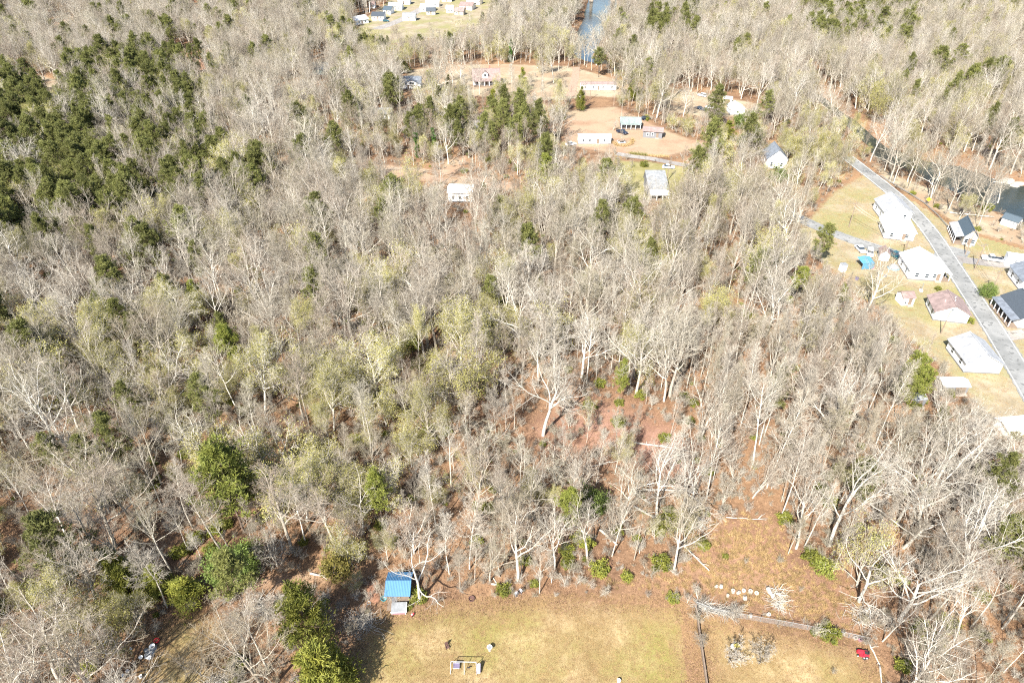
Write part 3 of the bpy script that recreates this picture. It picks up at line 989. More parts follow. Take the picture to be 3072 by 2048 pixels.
def house(name, label, A, B, D, wh, rh, wall, roof, ridge="y", wins=(), doors=(), chimney=None, over=0.45, porch=None, vents=(), found="greywall", cat="house", group=None, clear=True, short=None, shift=0.5, roof2=None, dormer=None):
    a, b = G(*A), G(*B)
    v = b - a
    Wd = v.length
    rz = math.atan2(v.y, v.x)
    yv = Vector((-math.sin(rz), math.cos(rz), 0))
    c = (a + b) / 2 + yv * D / 2
    root = empty(name, c, rz, label, cat, group)
    hw, hd = Wd / 2, D / 2
    # walls with gables
    m = MB()
    if ridge == "y":
        ax = (2 * shift - 1) * hw
        prof = [(-hw, 0), (hw, 0), (hw, wh), (ax, wh + rh), (-hw, wh)]
        vs = [(x, -hd, z) for x, z in prof] + [(x, hd, z) for x, z in prof]
    else:
        ay = (2 * shift - 1) * hd
        prof = [(-hd, 0), (hd, 0), (hd, wh), (ay, wh + rh), (-hd, wh)]
        vs = [(hw, y, z) for y, z in prof] + [(-hw, y, z) for y, z in prof]
    fs = [(0, 1, 2, 3, 4), (9, 8, 7, 6, 5)] + [((i + 1) % 5, i, i + 5, (i + 1) % 5 + 5) for i in (0, 1, 4)]
    m.add(vs, fs)
    m.obj("wall", M[wall], root)
    if found:
        MB().box((0, 0, 0.2), (Wd + 0.06, D + 0.06, 0.4)).obj("foundation", M[found], root)
    # roof slopes: slabs with thickness and overhang
    th = 0.14
    for sgn in (-1, 1):
        m = MB()
        if ridge == "y":
            run = hw - sgn * ax
            e = over * rh / run
            P0 = (ax, wh + rh + 0.02)
            P1 = (sgn * (hw + over), wh - e + 0.02)
            vs = []
            for y in (-hd - over, hd + over):
                vs += [(P0[0], y, P0[1]), (P1[0], y, P1[1]), (P1[0], y, P1[1] + th), (P0[0], y, P0[1] + th)]
        else:
            run = hd - sgn * ay
            e = over * rh / run
            P0 = (ay, wh + rh + 0.02)
            P1 = (sgn * (hd + over), wh - e + 0.02)
            vs = []
            for x in (-hw - over, hw + over):
                vs += [(x, P0[0], P0[1]), (x, P1[0], P1[1]), (x, P1[0], P1[1] + th), (x, P0[0], P0[1] + th)]
        m.add(vs, [(0, 1, 2, 3), (7, 6, 5, 4), (0, 4, 5, 1), (1, 5, 6, 2), (2, 6, 7, 3), (3, 7, 4, 0)])
        r_ = m.obj("roof", M[roof2 if (roof2 and sgn > 0) else roof], root)
        if sgn < 0: roof0 = r_
    m = MB()
    if ridge == "y": m.box((ax, 0, wh + rh + th + 0.03), (0.3, D + 2 * over, 0.07))
    else: m.box((0, ay, wh + rh + th + 0.03), (Wd + 2 * over, 0.3, 0.07))
    m.obj("ridge_cap", M[roof], roof0)

    def onwall(side, u, z, w, h, t, out):
        if side == "f": return (u * hw, -hd - out, z), (w, t, h)
        if side == "b": return (u * hw, hd + out, z), (w, t, h)
        if side == "l": return (-hw - out, u * hd, z), (t, w, h)
        return (hw + out, u * hd, z), (t, w, h)
    for side, u, z, w, h in wins:
        p, d = onwall(side, u, z, w + 0.2, h + 0.2, 0.08, 0.04)
        f = MB().box(p, d).obj("window", M["white"], root)
        p, d = onwall(side, u, z, w, h, 0.03, 0.095)
        MB().box(p, d).obj("pane", M["glass"], f)
        p, d = onwall(side, u, z, w, 0.06, 0.03, 0.125)
        MB().box(p, d).obj("sash_bar", M["white"], f)
    for side, u, w, h in doors:
        p, d = onwall(side, u, 0.4 + h / 2, w, h, 0.08, 0.042)
        f = MB().box(p, d).obj("door", M["wood"], root)
        p, d = onwall(side, u + 0.3 * w / hw, 1.4, 0.1, 0.1, 0.06, 0.11)
        MB().box(p, d).obj("handle", M["steel"], f)
        p, d = onwall(side, u, 0.2, w + 0.6, 0.4, 0.9, 0.48)
        MB().box(p, d).obj("step", M["concrete"], root)
    if chimney:
        x, y, z0, z1 = chimney
        ch = MB().box((x * hw, y * hd, (z0 + z1) / 2), (0.7, 0.6, z1 - z0)).obj("chimney", M["brick"], root)
        MB().box((x * hw, y * hd, z1 + 0.06), (0.85, 0.75, 0.12)).obj("cap", M["concrete"], ch)
    for x, y, z in vents:
        MB().tube([(x * hw, y * hd, z - 0.5), (x * hw, y * hd, z + 0.45)], 0.11, 6).obj("vent_pipe", M["white"], root)
    if porch:      # side, depth, height at house, height at edge, roof material, posts
        side, pd, z0, z1, pm, npst = porch
        L_ = Wd if side in "fb" else D
        Mr = {"f": Matrix.Identity(4), "b": Matrix.Rotation(math.pi, 4, 'Z'), "l": Matrix.Rotation(-math.pi / 2, 4, 'Z'), "r": Matrix.Rotation(math.pi / 2, 4, 'Z')}[side]
        off = hd if side in "fb" else hw
        m = MB()
        vs = [Mr @ Vector(p) for p in [(-L_ / 2 - 0.2, -off - pd, z1), (L_ / 2 + 0.2, -off - pd, z1), (L_ / 2 + 0.2, -off - 0.02, z0), (-L_ / 2 - 0.2, -off - 0.02, z0),
              (-L_ / 2 - 0.2, -off - pd, z1 + 0.12), (L_ / 2 + 0.2, -off - pd, z1 + 0.12), (L_ / 2 + 0.2, -off - 0.02, z0 + 0.12), (-L_ / 2 - 0.2, -off - 0.02, z0 + 0.12)]]
        m.add(vs, [(3, 2, 1, 0), (4, 5, 6, 7), (0, 1, 5, 4), (1, 2, 6, 5), (2, 3, 7, 6), (3, 0, 4, 7)])
        pr = m.obj("porch_roof", M[pm], root)
        MB().box((0, -off - pd / 2, 0.22), (L_, pd - 0.05, 0.3), M=Mr).obj("porch_floor", M["wood"], root)
        for i in range(npst):
            x = -L_ / 2 + 0.15 + (L_ - 0.3) * i / (npst - 1)
            MB().box((x, -off - pd + 0.2, (z1 + 0.37) / 2), (0.16, 0.16, z1 - 0.37), M=Mr).obj("porch_post", M["white"], root)
    if dormer:
        x, y0, w, h, z = dormer
        m = MB()
        prof = [(x * hw - w / 2, z), (x * hw + w / 2, z), (x * hw + w / 2, z + h), (x * hw, z + h * 1.6), (x * hw - w / 2, z + h)]
        vs = [(a_, y0 * hd, b_) for a_, b_ in prof] + [(a_, 0.0, b_) for a_, b_ in prof]
        m.add(vs, fs)
        dm = m.obj("dormer", M[wall], root)
        for sg in (-1, 1):
            m = MB()
            vs = []
            for y in (y0 * hd - 0.25, 0.0):
                vs += [(x * hw, y, z + h * 1.6 + 0.03), (x * hw + sg * (w / 2 + 0.25), y, z + h - 0.15), (x * hw + sg * (w / 2 + 0.25), y, z + h - 0.03), (x * hw, y, z + h * 1.6 + 0.15)]
            m.add(vs, [(0, 1, 2, 3), (7, 6, 5, 4), (0, 4, 5, 1), (1, 5, 6, 2), (2, 6, 7, 3), (3, 7, 4, 0)])
            m.obj("dormer_roof", M[roof], dm)
        MB().box((x * hw, y0 * hd - 0.04, z + h * 0.62), (w * 0.45, 0.06, h * 0.6)).obj("dormer_pane", M["glass"], dm)
    x0, y0 = min(A[0], B[0]), min(A[1], B[1])
    if clear:
        e1 = PX(*(c + Vector((0, 0, wh + rh))))
        e2 = PX(*c)
        wpx = FPX / e2[2] * max(Wd, D) / 2
        KEEPCLEAR.append((e2[0] - wpx * 0.8, e1[1] - 5, e2[0] + wpx * 0.8, e2[1]))
    PLACED_B.append((c.x, c.y, max(Wd, D) * 0.62))
    if short: LAND_B.append((short, c.x, c.y))
    return root


PLACED_B, LAND_B = [], []
W4 = [("f", -0.55, 1.7, 0.9, 1.2), ("f", 0.5, 1.7, 0.9, 1.2), ("l", -0.5, 1.7, 0.9, 1.2), ("l", 0.4, 1.7, 0.9, 1.2), ("r", -0.4, 1.7, 0.9, 1.2), ("r", 0.45, 1.7, 0.9, 1.2)]
# roadside
house("house", "white house with a brown shingle roof beside the road", (2797, 960), (2898, 972), 7.8, 2.9, 2.1, "white", "brownroof", "y", W4[2:] + [("f", -0.1, 3.6, 0.6, 0.6)], [("r", 0.0, 1.0, 2.0)], None, vents=((-0.4, -0.2, 4.2), (0.3, 0.3, 4.5), (0.15, -0.2, 4.7)), short="brown roofed house")
house("house", "white house with a pale grey roof nearest to the road bend's foot", (2889, 1117), (2996, 1122), 9.5, 2.9, 2.2, "white", "paleroof", "y", W4[2:] + [("f", -0.3, 1.8, 0.5, 0.4), ("f", 0.35, 1.9, 0.5, 0.4)], [("r", -0.6, 1.0, 2.0)], None, vents=((-0.3, 0.1, 4.5),), short="grey roofed house")
house("house", "big white house with a white metal roof at the road junction", (2722, 838), (2822, 845), 9.5, 3.4, 2.3, "white", "whitemetal", "y", W4 + [("f", 0.05, 1.7, 0.9, 1.2), ("f", -0.15, 4.2, 0.4, 0.4), ("f", 0.15, 4.2, 0.4, 0.4)], [("f", 0.75, 1.0, 2.0)], None, porch=("r", 2.2, 3.2, 2.6, "whitemetal", 5), short="junction house")
house("church", "white gabled hall with a grey roof above the white roofed annexe", (2645, 664), (2728, 668), 10.0, 3.6, 2.6, "white", "paleroof", "y", W4[2:] + [("f", -0.5, 2.0, 0.8, 1.4), ("f", 0.5, 2.0, 0.8, 1.4)], (), None, cat="hall", short="white hall")
house("annexe", "white low annexe with a white metal roof in front of the grey roofed hall", (2650, 716), (2738, 725), 9.0, 3.0, 1.6, "white", "whitemetal", "y", W4, [("f", 0.3, 1.0, 2.0)], None, cat="building", shift=0.35)
house("house", "house with a dark slate roof and a wrap around porch right of the road", (2884, 735), (2922, 740), 10.5, 3.4, 2.0, "cream", "navyroof", "y", W4[:2] + [("l", -0.5, 1.8, 0.9, 1.3), ("l", 0.5, 1.8, 0.9, 1.3)], [("f", 0.0, 1.0, 2.1)], None, porch=("l", 2.6, 3.2, 2.5, "paleroof", 6), short="slate roofed house")
house("garden_shed", "small white shed with a navy roof near the river", (2999, 672), (3046, 688), 3.2, 2.4, 1.2, "white", "navyroof", "x", [("f", 0.5, 1.5, 0.6, 0.6)], [("r", 0.0, 0.9, 1.9)], None, found=None, cat="shed", over=0.25, short="navy roofed shed")
house("garden_shed", "little white shed with a reddish brown roof between parked cars", (2635, 781), (2664, 785), 3.6, 2.3, 1.1, "white", "redroof", "y", [("f", 0.0, 1.5, 0.5, 0.5)], (), None, found=None, cat="shed", over=0.25, short="little brown roofed shed")
house("garden_shed", "open fronted white shed with a rusty roof left of the brown roofed house", (2703, 917), (2738, 916), 3.4, 2.4, 0.9, "white", "redroof", "x", [("f", -0.5, 1.2, 0.5, 0.9)], [("f", 0.3, 1.0, 1.9)], None, found=None, cat="shed", over=0.2)
house("house", "house with a charcoal roof at the right picture edge, behind the round holly", (3050, 985), (3150, 992), 11, 3.2, 2.4, "white", "darkroof", "y", W4[:4], (), None, porch=("l", 2.4, 3.0, 2.4, "greyroof", 6), short="charcoal roofed house")
house("house", "white walled house cut by the right picture edge, below the parked trailer", (3056, 872), (3140, 880), 9, 3.2, 2.0, "white", "greyroof", "y", W4[:4], (), None)
house("mobile_home", "long white box trailer at the right edge behind a white pickup", (3012, 797), (3110, 812), 2.8, 3.2, 0.35, "white", "whitemetal", "x", [("f", -0.4, 1.9, 0.8, 0.7), ("f", 0.3, 1.9, 0.8, 0.7)], (), None, found=None, cat="trailer", over=0.08)
house("carport", "low white tin roofed carport in the trees by the grey roofed house", (2822, 1180), (2898, 1182), 3.2, 2.2, 0.5, "greywall", "whitemetal", "x", (), [("f", 0.4, 2.2, 1.8)], None, found=None, cat="carport", over=0.25)
house("barn", "white roofed building at the right edge under the woodland", (3014, 1308), (3110, 1300), 3.4, 1.9, 0.6, "white", "whitemetal", "x", [("f", -0.6, 1.5, 0.6, 0.7)], (), None, cat="building", found=None)
house("garden_shed", "tiny grey tin shed half hidden among trees", (2738, 1222), (2772, 1218), 2.4, 2.0, 0.6, "greywall", "tinroof", "x", (), [("f", 0.0, 0.9, 1.7)], None, found=None, cat="shed", over=0.15)
# middle distance
house("house", "white block house with a white roof at the wood's upper edge", (1346, 606), (1416, 607), 7.0, 3.6, 0.8, "white", "whitemetal", "x", [("f", -0.6, 1.8, 0.9, 1.2), ("f", 0.0, 1.8, 0.9, 1.2), ("f", 0.6, 1.8, 0.9, 1.2)], (), None, short="white block house")
house("barn", "tall house with a long weathered tin roof and a white tarp at its foot", (1946, 592), (2000, 592), 11.5, 3.2, 2.9, "greywall", "tinroof", "x", [("f", -0.5, 1.8, 0.8, 1.1), ("f", 0.5, 1.8, 0.8, 1.1)], [("r", 0.0, 1.0, 2.0)], None, porch=("f", 3.5, 3.0, 2.2, "whitemetal", 4), shift=0.85, cat="house", short="tin roofed house")
house("mobile_home", "bright white mobile home in the clay yard", (1735, 433), (1832, 433), 4.2, 3.0, 0.5, "white", "whitemetal", "x", [("f", q, 1.8, 0.8, 1.0) for q in (-0.7, -0.3, 0.6)], [("f", 0.2, 1.0, 2.0)], None, over=0.15, cat="mobile home", short="white mobile home")
house("mobile_home", "long white mobile home with a brown roof at the river drive", (1742, 272), (1848, 272), 4.5, 3.0, 0.7, "white", "brownroof", "x", [("f", q, 1.8, 0.9, 1.0) for q in (-0.75, -0.3, 0.25, 0.75)], [("f", 0.0, 1.0, 2.0)], None, over=0.2, cat="mobile home", short="brown roofed mobile home")
house("house", "old white house with rusty red roof and dormer on the tan field", (1420, 258), (1500, 256), 9.5, 3.4, 4.0, "white", "redroof", "x", [("f", q, 1.8, 1.0, 1.5) for q in (-0.7, -0.3, 0.3, 0.7)], [("f", 0.0, 1.1, 2.1)], (0.3, 0.25, 5.5, 9.0), porch=("f", 2.6, 3.2, 2.7, "redroof", 6), dormer=(-0.1, -0.9, 3.0, 1.9, 3.9), short="red roofed house")
house("house", "low cream house with a blue grey gabled roof among dark cedars", (1195, 268), (1262, 268), 8.5, 3.0, 2.4, "white", "greyroof", "x", [("f", q, 1.7, 1.0, 1.2) for q in (-0.7, 0.3)], [("f", -0.1, 1.0, 2.0)], None, dormer=(0.25, -1.15, 5.0, 1.4, 2.3), short="blue grey roofed house")
house("house", "grey green roofed shack with a cluttered porch", (1862, 386), (1920, 387), 6.5, 2.8, 1.3, "greywall", "greenroof", "x", [("f", -0.5, 1.6, 0.9, 1.0)], [("f", 0.3, 1.0, 2.0)], None, porch=("f", 2.0, 2.7, 2.3, "greenroof", 5), short="cluttered shack")
house("house", "small plain grey house at the end of the clay yard", (1928, 413), (1985, 417), 5.0, 3.0, 1.0, "greywall", "brownroof", "x", [("f", -0.5, 1.7, 0.8, 1.2), ("f", 0.0, 1.7, 0.8, 1.2)], [("f", 0.5, 1.0, 2.0)], None, short="small grey house")
house("house", "white house with twin steep gables half hidden by a green tree", (2296, 506), (2356, 508), 9, 4.2, 3.4, "white", "greyroof", "y", [("f", -0.5, 1.9, 0.9, 1.5), ("f", 0.5, 1.9, 0.9, 1.5), ("l", 0.0, 1.9, 0.9, 1.5)], (), None, short="gabled white house")
house("house", "small white house with a white roof at the far yard", (2190, 346), (2232, 346), 7, 2.9, 1.5, "white", "whitemetal", "y", [("f", 0.0, 1.7, 0.8, 1.0)], (), None, short="small white roofed house")
house("carport", "small white carport at the edge of the far yard", (2168, 312), (2194, 314), 5, 2.4, 0.4, "white", "whitemetal", "x", (), [("f", 0.0, 2.6, 1.9)], None, found=None, cat="carport", over=0.2)
house("house", "reddish roofed brick house behind trees", (1205, 384), (1268, 384), 7, 3, 1.4, "brick", "redroof", "x", [("f", -0.5, 1.8, 0.9, 1.1), ("f", 0.5, 1.8, 0.9, 1.1)], (), None, clear=False, short="red brick house")
house("house", "white cottage showing between trees left of the red brick house", (1124, 362), (1176, 360), 6, 3, 1.6, "white", "paleroof", "x", [("f", 0.4, 1.8, 0.9, 1.1)], (), None, clear=False)
house("house", "cream cottage behind trees below the tan field", (1412, 402), (1470, 400), 6, 3, 1.6, "cream", "paleroof", "x", [("f", -0.4, 1.8, 0.9, 1.1)], (), None, clear=False, short="cream cottage")
house("house", "white cottage hidden by olive trees right of the cream cottage", (1520, 398), (1560, 397), 6, 3, 1.4, "white", "paleroof", "x", [("f", -0.4, 1.8, 0.9, 1.1)], (), None, clear=False)
# left distance
house("house", "dark green house with a black roof deep in the far wood", (938, 226), (992, 226), 8, 3.2, 2.6, "greenroof", "darkroof", "x", [("f", 0.4, 1.8, 0.9, 1.1)], (), None, short="black roofed house")
house("house", "white house with a grey roof behind the pines", (576, 276), (640, 282), 8, 4.0, 2.6, "white", "greyroof", "y", [("f", -0.5, 2.2, 1, 1.3), ("f", 0.4, 2.2, 1, 1.3)], (), None, clear=False, short="pine hidden house")
house("house", "grey roofed house sunk among dark pines", (132, 318), (200, 318), 9, 3, 2.2, "greywall", "greyroof", "x", (), (), None, short="sunken grey house")
house("house", "small dark house at the left picture edge", (-22, 225), (14, 222), 7, 3, 2, "greywall", "darkroof", "x", (), (), None)
house("house", "tiny pale house in the top left corner", (18, 36), (46, 36), 7, 3, 2, "white", "paleroof", "x", (), (), None)
# far village: px of the front corners, depth, colours, label
VILL = [
 ((1116, 62), (1152, 62), 10, "white", "darkroof", "white house with solar dark roof at the left end of the far street"),
 ((1150, 43), (1172, 44), 8, "white", "navyroof", "white outbuilding with blue roof behind the solar roofed house"),
 ((1068, 76), (1106, 70), 9, "white", "whitemetal", "white roofed house farthest left of the village"),
 ((1166, 32), (1206, 32), 11, "white", "paleroof", "broad white house with pale roof left of the far street"),
 ((1194, 15), (1230, 15), 9, "white", "paleroof", "white house behind the broad one, left of the far street"),
 ((1209, 64), (1246, 64), 8, "white", "tinroof", "grey roofed white house at the foot of the far street"),
 ((1262, 36), (1300, 36), 10, "white", "whitemetal", "white roofed house right beside the far street"),
 ((1280, 46), (1306, 46), 5, "cream", "darkroof", "small cream house with dark porch right of the far street"),
 ((1278, 22), (1316, 22), 9, "white", "whitemetal", "white gabled house one row behind the street's right side"),
 ((1326, 7), (1354, 7), 9, "white", "greyroof", "white house at the top edge right of the far street"),
 ((1378, 30), (1416, 32), 10, "white", "redroof", "white house with pink red roof at the village's right end"),
 ((1400, 14), (1438, 16), 10, "white", "paleroof", "pale house behind the pink red roofed one"),
 ((1340, 40), (1360, 40), 6, "white", "whitemetal", "small white shed in the village middle"),
 ((1364, 46), (1390, 47), 7, "cream", "brownroof", "cream cottage below the pink red roofed house"),
 ((1108, 26), (1124, 26), 6, "white", "redroof", "little hut with reddish roof at the village's upper left"),
]
for A_, B_, D_, w_, r_, lb in VILL:
    house("house", lb, A_, B_, D_, 3.0, 1.9, w_, r_, "x", [("f", -0.5, 1.7, 1.0, 1.1), ("f", 0.5, 1.7, 1.0, 1.1)], [("f", 0.0, 1.0, 2.0)], None, found=None, group="houses of the far village")
LAND_B.append(("far village", *G(1260, 40)[:2]))

# bridge over the far end of the river
bp = G(1808, 2)
br = empty("river_bridge", bp, 0.06, "pale concrete bridge on round piers at the top edge", "bridge")
for dx in (-9.5, 9.0):
    m = MB()
    m.lathe([(0.0, -2.2), (1.7, -2.2), (1.7, 0.3), (1.35, 0.5), (1.25, 9.4), (1.9, 10.2), (1.9, 10.9), (0, 10.9)], (dx, 0, 0), 14)
    pr = m.obj("pier", M["concrete"], br, True)
    MB().lathe([(1.38, 3.2), (1.45, 3.25), (1.45, 3.65), (1.38, 3.7)], (dx, 0, 0), 14).obj("band", M["concrete"], pr)
MB().box((0, 0, 11.6), (90, 9, 1.3)).obj("deck", M["concrete"], br)
for sg in (-1, 1):
    MB().box((0, sg * 4.3, 12.75), (90, 0.3, 1.0)).obj("parapet", M["concrete"], br)
# ------------------------------------------------------------------ poles, wires, rail, sign
def utility_pole(px, py, H, label, arm=True, turn=0.0, lamp=False, mat="pole"):
    g = G(px, py)
    e = empty("utility_pole", g, turn, label, "utility pole", "utility poles")
    MB().tube([(0, 0, -0.2), (0, 0, H)], [0.15, 0.10], 8).obj("shaft", M[mat], e)
    if arm:
        a = MB().box((0, 0.12, H - 0.7), (2.3, 0.1, 0.12)).obj("crossarm", M["pole"], e)
        for x in (-1.05, -0.4, 0.4, 1.05):
            MB().tube([(x, 0.12, H - 0.64), (x, 0.12, H - 0.42)], 0.05, 6).obj("insulator", M["steel"], a)
    return g


P1 = utility_pole(2923, 808, 8.5, "dark utility pole with crossarm at the corner of the side street", True, 0.2)
P2 = utility_pole(2895, 764, 8.5, "utility pole in front of the slate roofed house", True, 0.4)
P3 = utility_pole(2710, 766, 7.5, "utility pole beside the dark teal pickup", True, 0.3)
P4 = utility_pole(2969, 884, 8.0, "utility pole in front of the round holly", True, 0.5)
P5 = utility_pole(2822, 1001, 7.0, "bare pole on the lawn below the brown roofed house", False)
P6 = utility_pole(2546, 682, 9.0, "utility pole at the left bend of the side road", True, 0.2)
P7 = utility_pole(1258, 580, 10.0, "utility pole on the reddish power line strip", True, 0.35)
P8 = utility_pole(960, 548, 10.0, "utility pole at the left end of the power lines", True, 0.35)
P9 = utility_pole(1640, 636, 10.0, "utility pole at the right end of the power lines", True, 0.35)
utility_pole(1320, 230, 9.0, "thin utility pole on the tan field by the dark cedars", False)
utility_pole(1738, 215, 9.0, "utility pole at the end of the red clay driveway", True, 0.1)
utility_pole(1770, 300, 9.5, "utility pole at the long mobile home's left side", True, 0.1)
utility_pole(2000, 545, 8.0, "thin pole at the corner of the tin roofed house", False)


def wires(a, b, H, k, label):
    m = MB()
    d = (b - a)
    nn = Vector((-d.y, d.x, 0)).normalized()
    for i in range(k):
        o = nn * ((i - (k - 1) / 2) * 0.65)
        pts = []
        for s_ in range(9):
            t = s_ / 8
            pts.append(a + d * t + o + Vector((0, 0, H - 0.4 - 1.3 * 4 * t * (1 - t) - (0.6 if i % 2 else 0))))
        m.tube(pts, 0.03, 4, False)
    tag(m.obj("power_line", M["palewood"]), label, "wires", "overhead wires")


wires(P8, P7, 10, 4, "overhead wires along the left half of the power line strip")
wires(P7, P9, 10, 4, "overhead wires along the right half of the power line strip")
wires(P6, P3, 8.3, 4, "overhead wires above the side road")
wires(P2, P1, 8.5, 3, "overhead wires between the two poles by the slate roofed house")
wires(P1, P4, 8.3, 3, "overhead wires over the grass right of the road")

gr = empty("guardrail", G(2772, 613), 0, "grey steel guardrail along the outer bend of the road", "guardrail")
gp = [G(*p) - G(2772, 613) for p in [(2640, 531), (2688, 561), (2735, 589), (2772, 613), (2810, 648), (2848, 692)]]
m = MB()
for a, b in zip(gp[:-1], gp[1:]):
    mid, d = (a + b) / 2, b - a
    m.box((mid.x, mid.y, 0.62), (d.length, 0.08, 0.3), math.atan2(d.y, d.x))
m.obj("rail", M["steel"], gr)
for a, b in zip(gp[:-1], gp[1:]):
    for t in (0.0, 0.34, 0.67):
        p = a + (b - a) * t
        MB().box((p.x + 0.1, p.y + 0.1, 0.38), (0.12, 0.14, 0.78)).obj("post", M["pole"], gr)

g = G(2780, 616)
sg = empty("road_sign", g, -0.35, "yellow diamond warning sign at the road bend", "road sign")
MB().tube([(0, 0, -0.1), (0, 0, 2.6)], 0.05, 6).obj("post", M["steel"], sg)
mm = Matrix.Translation((0, -0.08, 2.3)) @ Matrix.Rotation(R(45), 4, 'Y')
MB().box((0, 0, 0), (1.1, 0.04, 1.1), M=mm).obj("plate", M["yellowp"], sg)
MB().box((0, -0.03, 0), (0.22, 0.02, 0.75), M=Matrix.Translation((0, -0.08, 2.3))).obj("arrow", M["dark"], sg)


# ------------------------------------------------------------------ vehicles
def car(name, label, px, py, px2, py2, paint, kind="sedan", cat="car", group="parked vehicles"):
    g, h = G(px, py), G(px2, py2)
    d = h - g
    e = empty(name, g, math.atan2(d.y, d.x), label, cat, group)
    if kind == "sedan":
        L, Wd = 4.6, 1.8
        body = [(-2.3, 0.35), (2.3, 0.35), (2.3, 0.65), (2.1, 0.78), (0.95, 0.92), (-1.7, 0.95), (-2.25, 0.9), (-2.3, 0.6)]
        cab = [(1.0, 0.91), (0.35, 1.42), (-0.95, 1.45), (-1.75, 0.94)]
        wx = (-1.4, 1.4)
    elif kind == "suv":
        L, Wd = 4.7, 1.85
        body = [(-2.3, 0.4), (2.3, 0.4), (2.3, 0.8), (2.1, 0.98), (1.0, 1.1), (-2.25, 1.1), (-2.3, 0.7)]
        cab = [(1.05, 1.09), (0.5, 1.7), (-1.9, 1.72), (-2.25, 1.09)]
        wx = (-1.4, 1.4)
    else:
        L, Wd = 5.5, 1.95
        body = [(-2.75, 0.5), (2.75, 0.5), (2.75, 0.95), (2.6, 1.1), (1.35, 1.18), (-0.35, 1.18), (-0.36, 1.15), (-2.75, 1.15)]
        cab = [(1.3, 1.17), (0.8, 1.82), (-0.25, 1.84), (-0.45, 1.17)]
        wx = (-1.75, 1.75)

    def slab(prof, w0, w1):
        n = len(prof)
        zmin, zmax = min(p[1] for p in prof), max(p[1] for p in prof)
        vs = []
        for sgn in (-1, 1):
            for x, z in prof:
                w = w0 + (w1 - w0) * (z - zmin) / (zmax - zmin)
                vs.append((x, sgn * w / 2, z))
        return MB().add(vs, [tuple(range(n)), tuple(range(2 * n - 1, n - 1, -1))] + [((i + 1) % n, i, i + n, (i + 1) % n + n) for i in range(n)])
    slab(body, Wd, Wd * 0.96).obj("body", M[paint], e, bevel=0.05)
    gl = slab(cab, Wd * 0.92, Wd * 0.72).obj("windows", M["glass"], e)
    xs_ = sorted(p[0] for p in cab)
    zt = max(p[1] for p in cab)
    MB().box(((xs_[1] + xs_[2]) / 2, 0, zt + 0.02), (xs_[2] - xs_[1] + 0.1, Wd * 0.74, 0.06)).obj("roof", M[paint], e)
    if kind == "pickup":
        MB().box((-1.6, 0, 1.16), (2.1, Wd * 0.78, 0.04)).obj("bed", M["dark"], e)
    for x in wx:
        for s_ in (-1, 1):
            w = MB().tube([(x, s_ * (Wd / 2 - 0.2), 0.34), (x, s_ * (Wd / 2 + 0.02), 0.34)], 0.34, 12).obj("wheel", M["rubber"], e)
            MB().tube([(x, s_ * (Wd / 2 + 0.0), 0.34), (x, s_ * (Wd / 2 + 0.035), 0.34)], 0.19, 8).obj("rim", M["steel"], w)
    for s_ in (-1, 1):
        MB().box((body[1][0] + 0.0, s_ * Wd * 0.36, body[2][1] + 0.02), (0.06, 0.35, 0.16)).obj("headlight", M["whitemetal"], e)
    PLACED_B.append((g.x, g.y, 2.8))
    return e


car("pickup_truck", "dark teal pickup parked right of the little brown roofed shed", 2680, 770, 2698, 781, "cartealp", "pickup", "pickup truck")
car("parked_car", "white car with dark windscreen left of the little brown roofed shed", 2608, 764, 2608, 775, "carwhite", "suv")
car("parked_car", "white car under the trees, first from the side road", 2580, 752, 2590, 762, "carwhite", "sedan")
car("pickup_truck", "white pickup in front of the long box trailer", 2974, 782, 2944, 778, "carwhite", "pickup", "pickup truck")
car("parked_car", "left one of two dark blue cars in the far yard", 2096, 328, 2084, 325, "carblack")
car("parked_car", "right one of two dark blue cars in the far yard", 2113, 333, 2100, 330, "carblack")
car("parked_car", "white car just right of the two dark blue cars", 2131, 326, 2144, 328, "carwhite")
car("parked_van", "white van parked in front of tall trees at the far yard", 2106, 290, 2092, 287, "carwhite", "suv", "van")
car("parked_car", "white car on the lane above the tin roofed house", 2005, 505, 2022, 506, "carwhite")
car("pickup_truck", "dark pickup left of the ring of grass in the clay yard", 1866, 401, 1878, 405, "carblack", "pickup", "pickup truck")
car("parked_car", "white car in shadow at the left end of the bright white mobile home", 1712, 436, 1725, 434, "carwhite")
car("parked_car", "dark car beside the cluttered shack", 1938, 359, 1950, 357, "carblack", "suv")
car("parked_car", "dark teal car by the solar roofed house in the village", 1158, 66, 1170, 66, "cartealp", "suv")

# ------------------------------------------------------------------ junk of the yards
def simple(name, cat, label, px, py, rz, parts, group=None):
    """parts: (part name, material, builder) ; the first part alone becomes the thing itself"""
    g = G(px, py)
    e = empty(name, g, rz, label, cat, group)
    for pn, mt, fn in parts:
        b_ = MB()
        fn(b_)
        b_.obj(pn, M[mt], e)
    return e


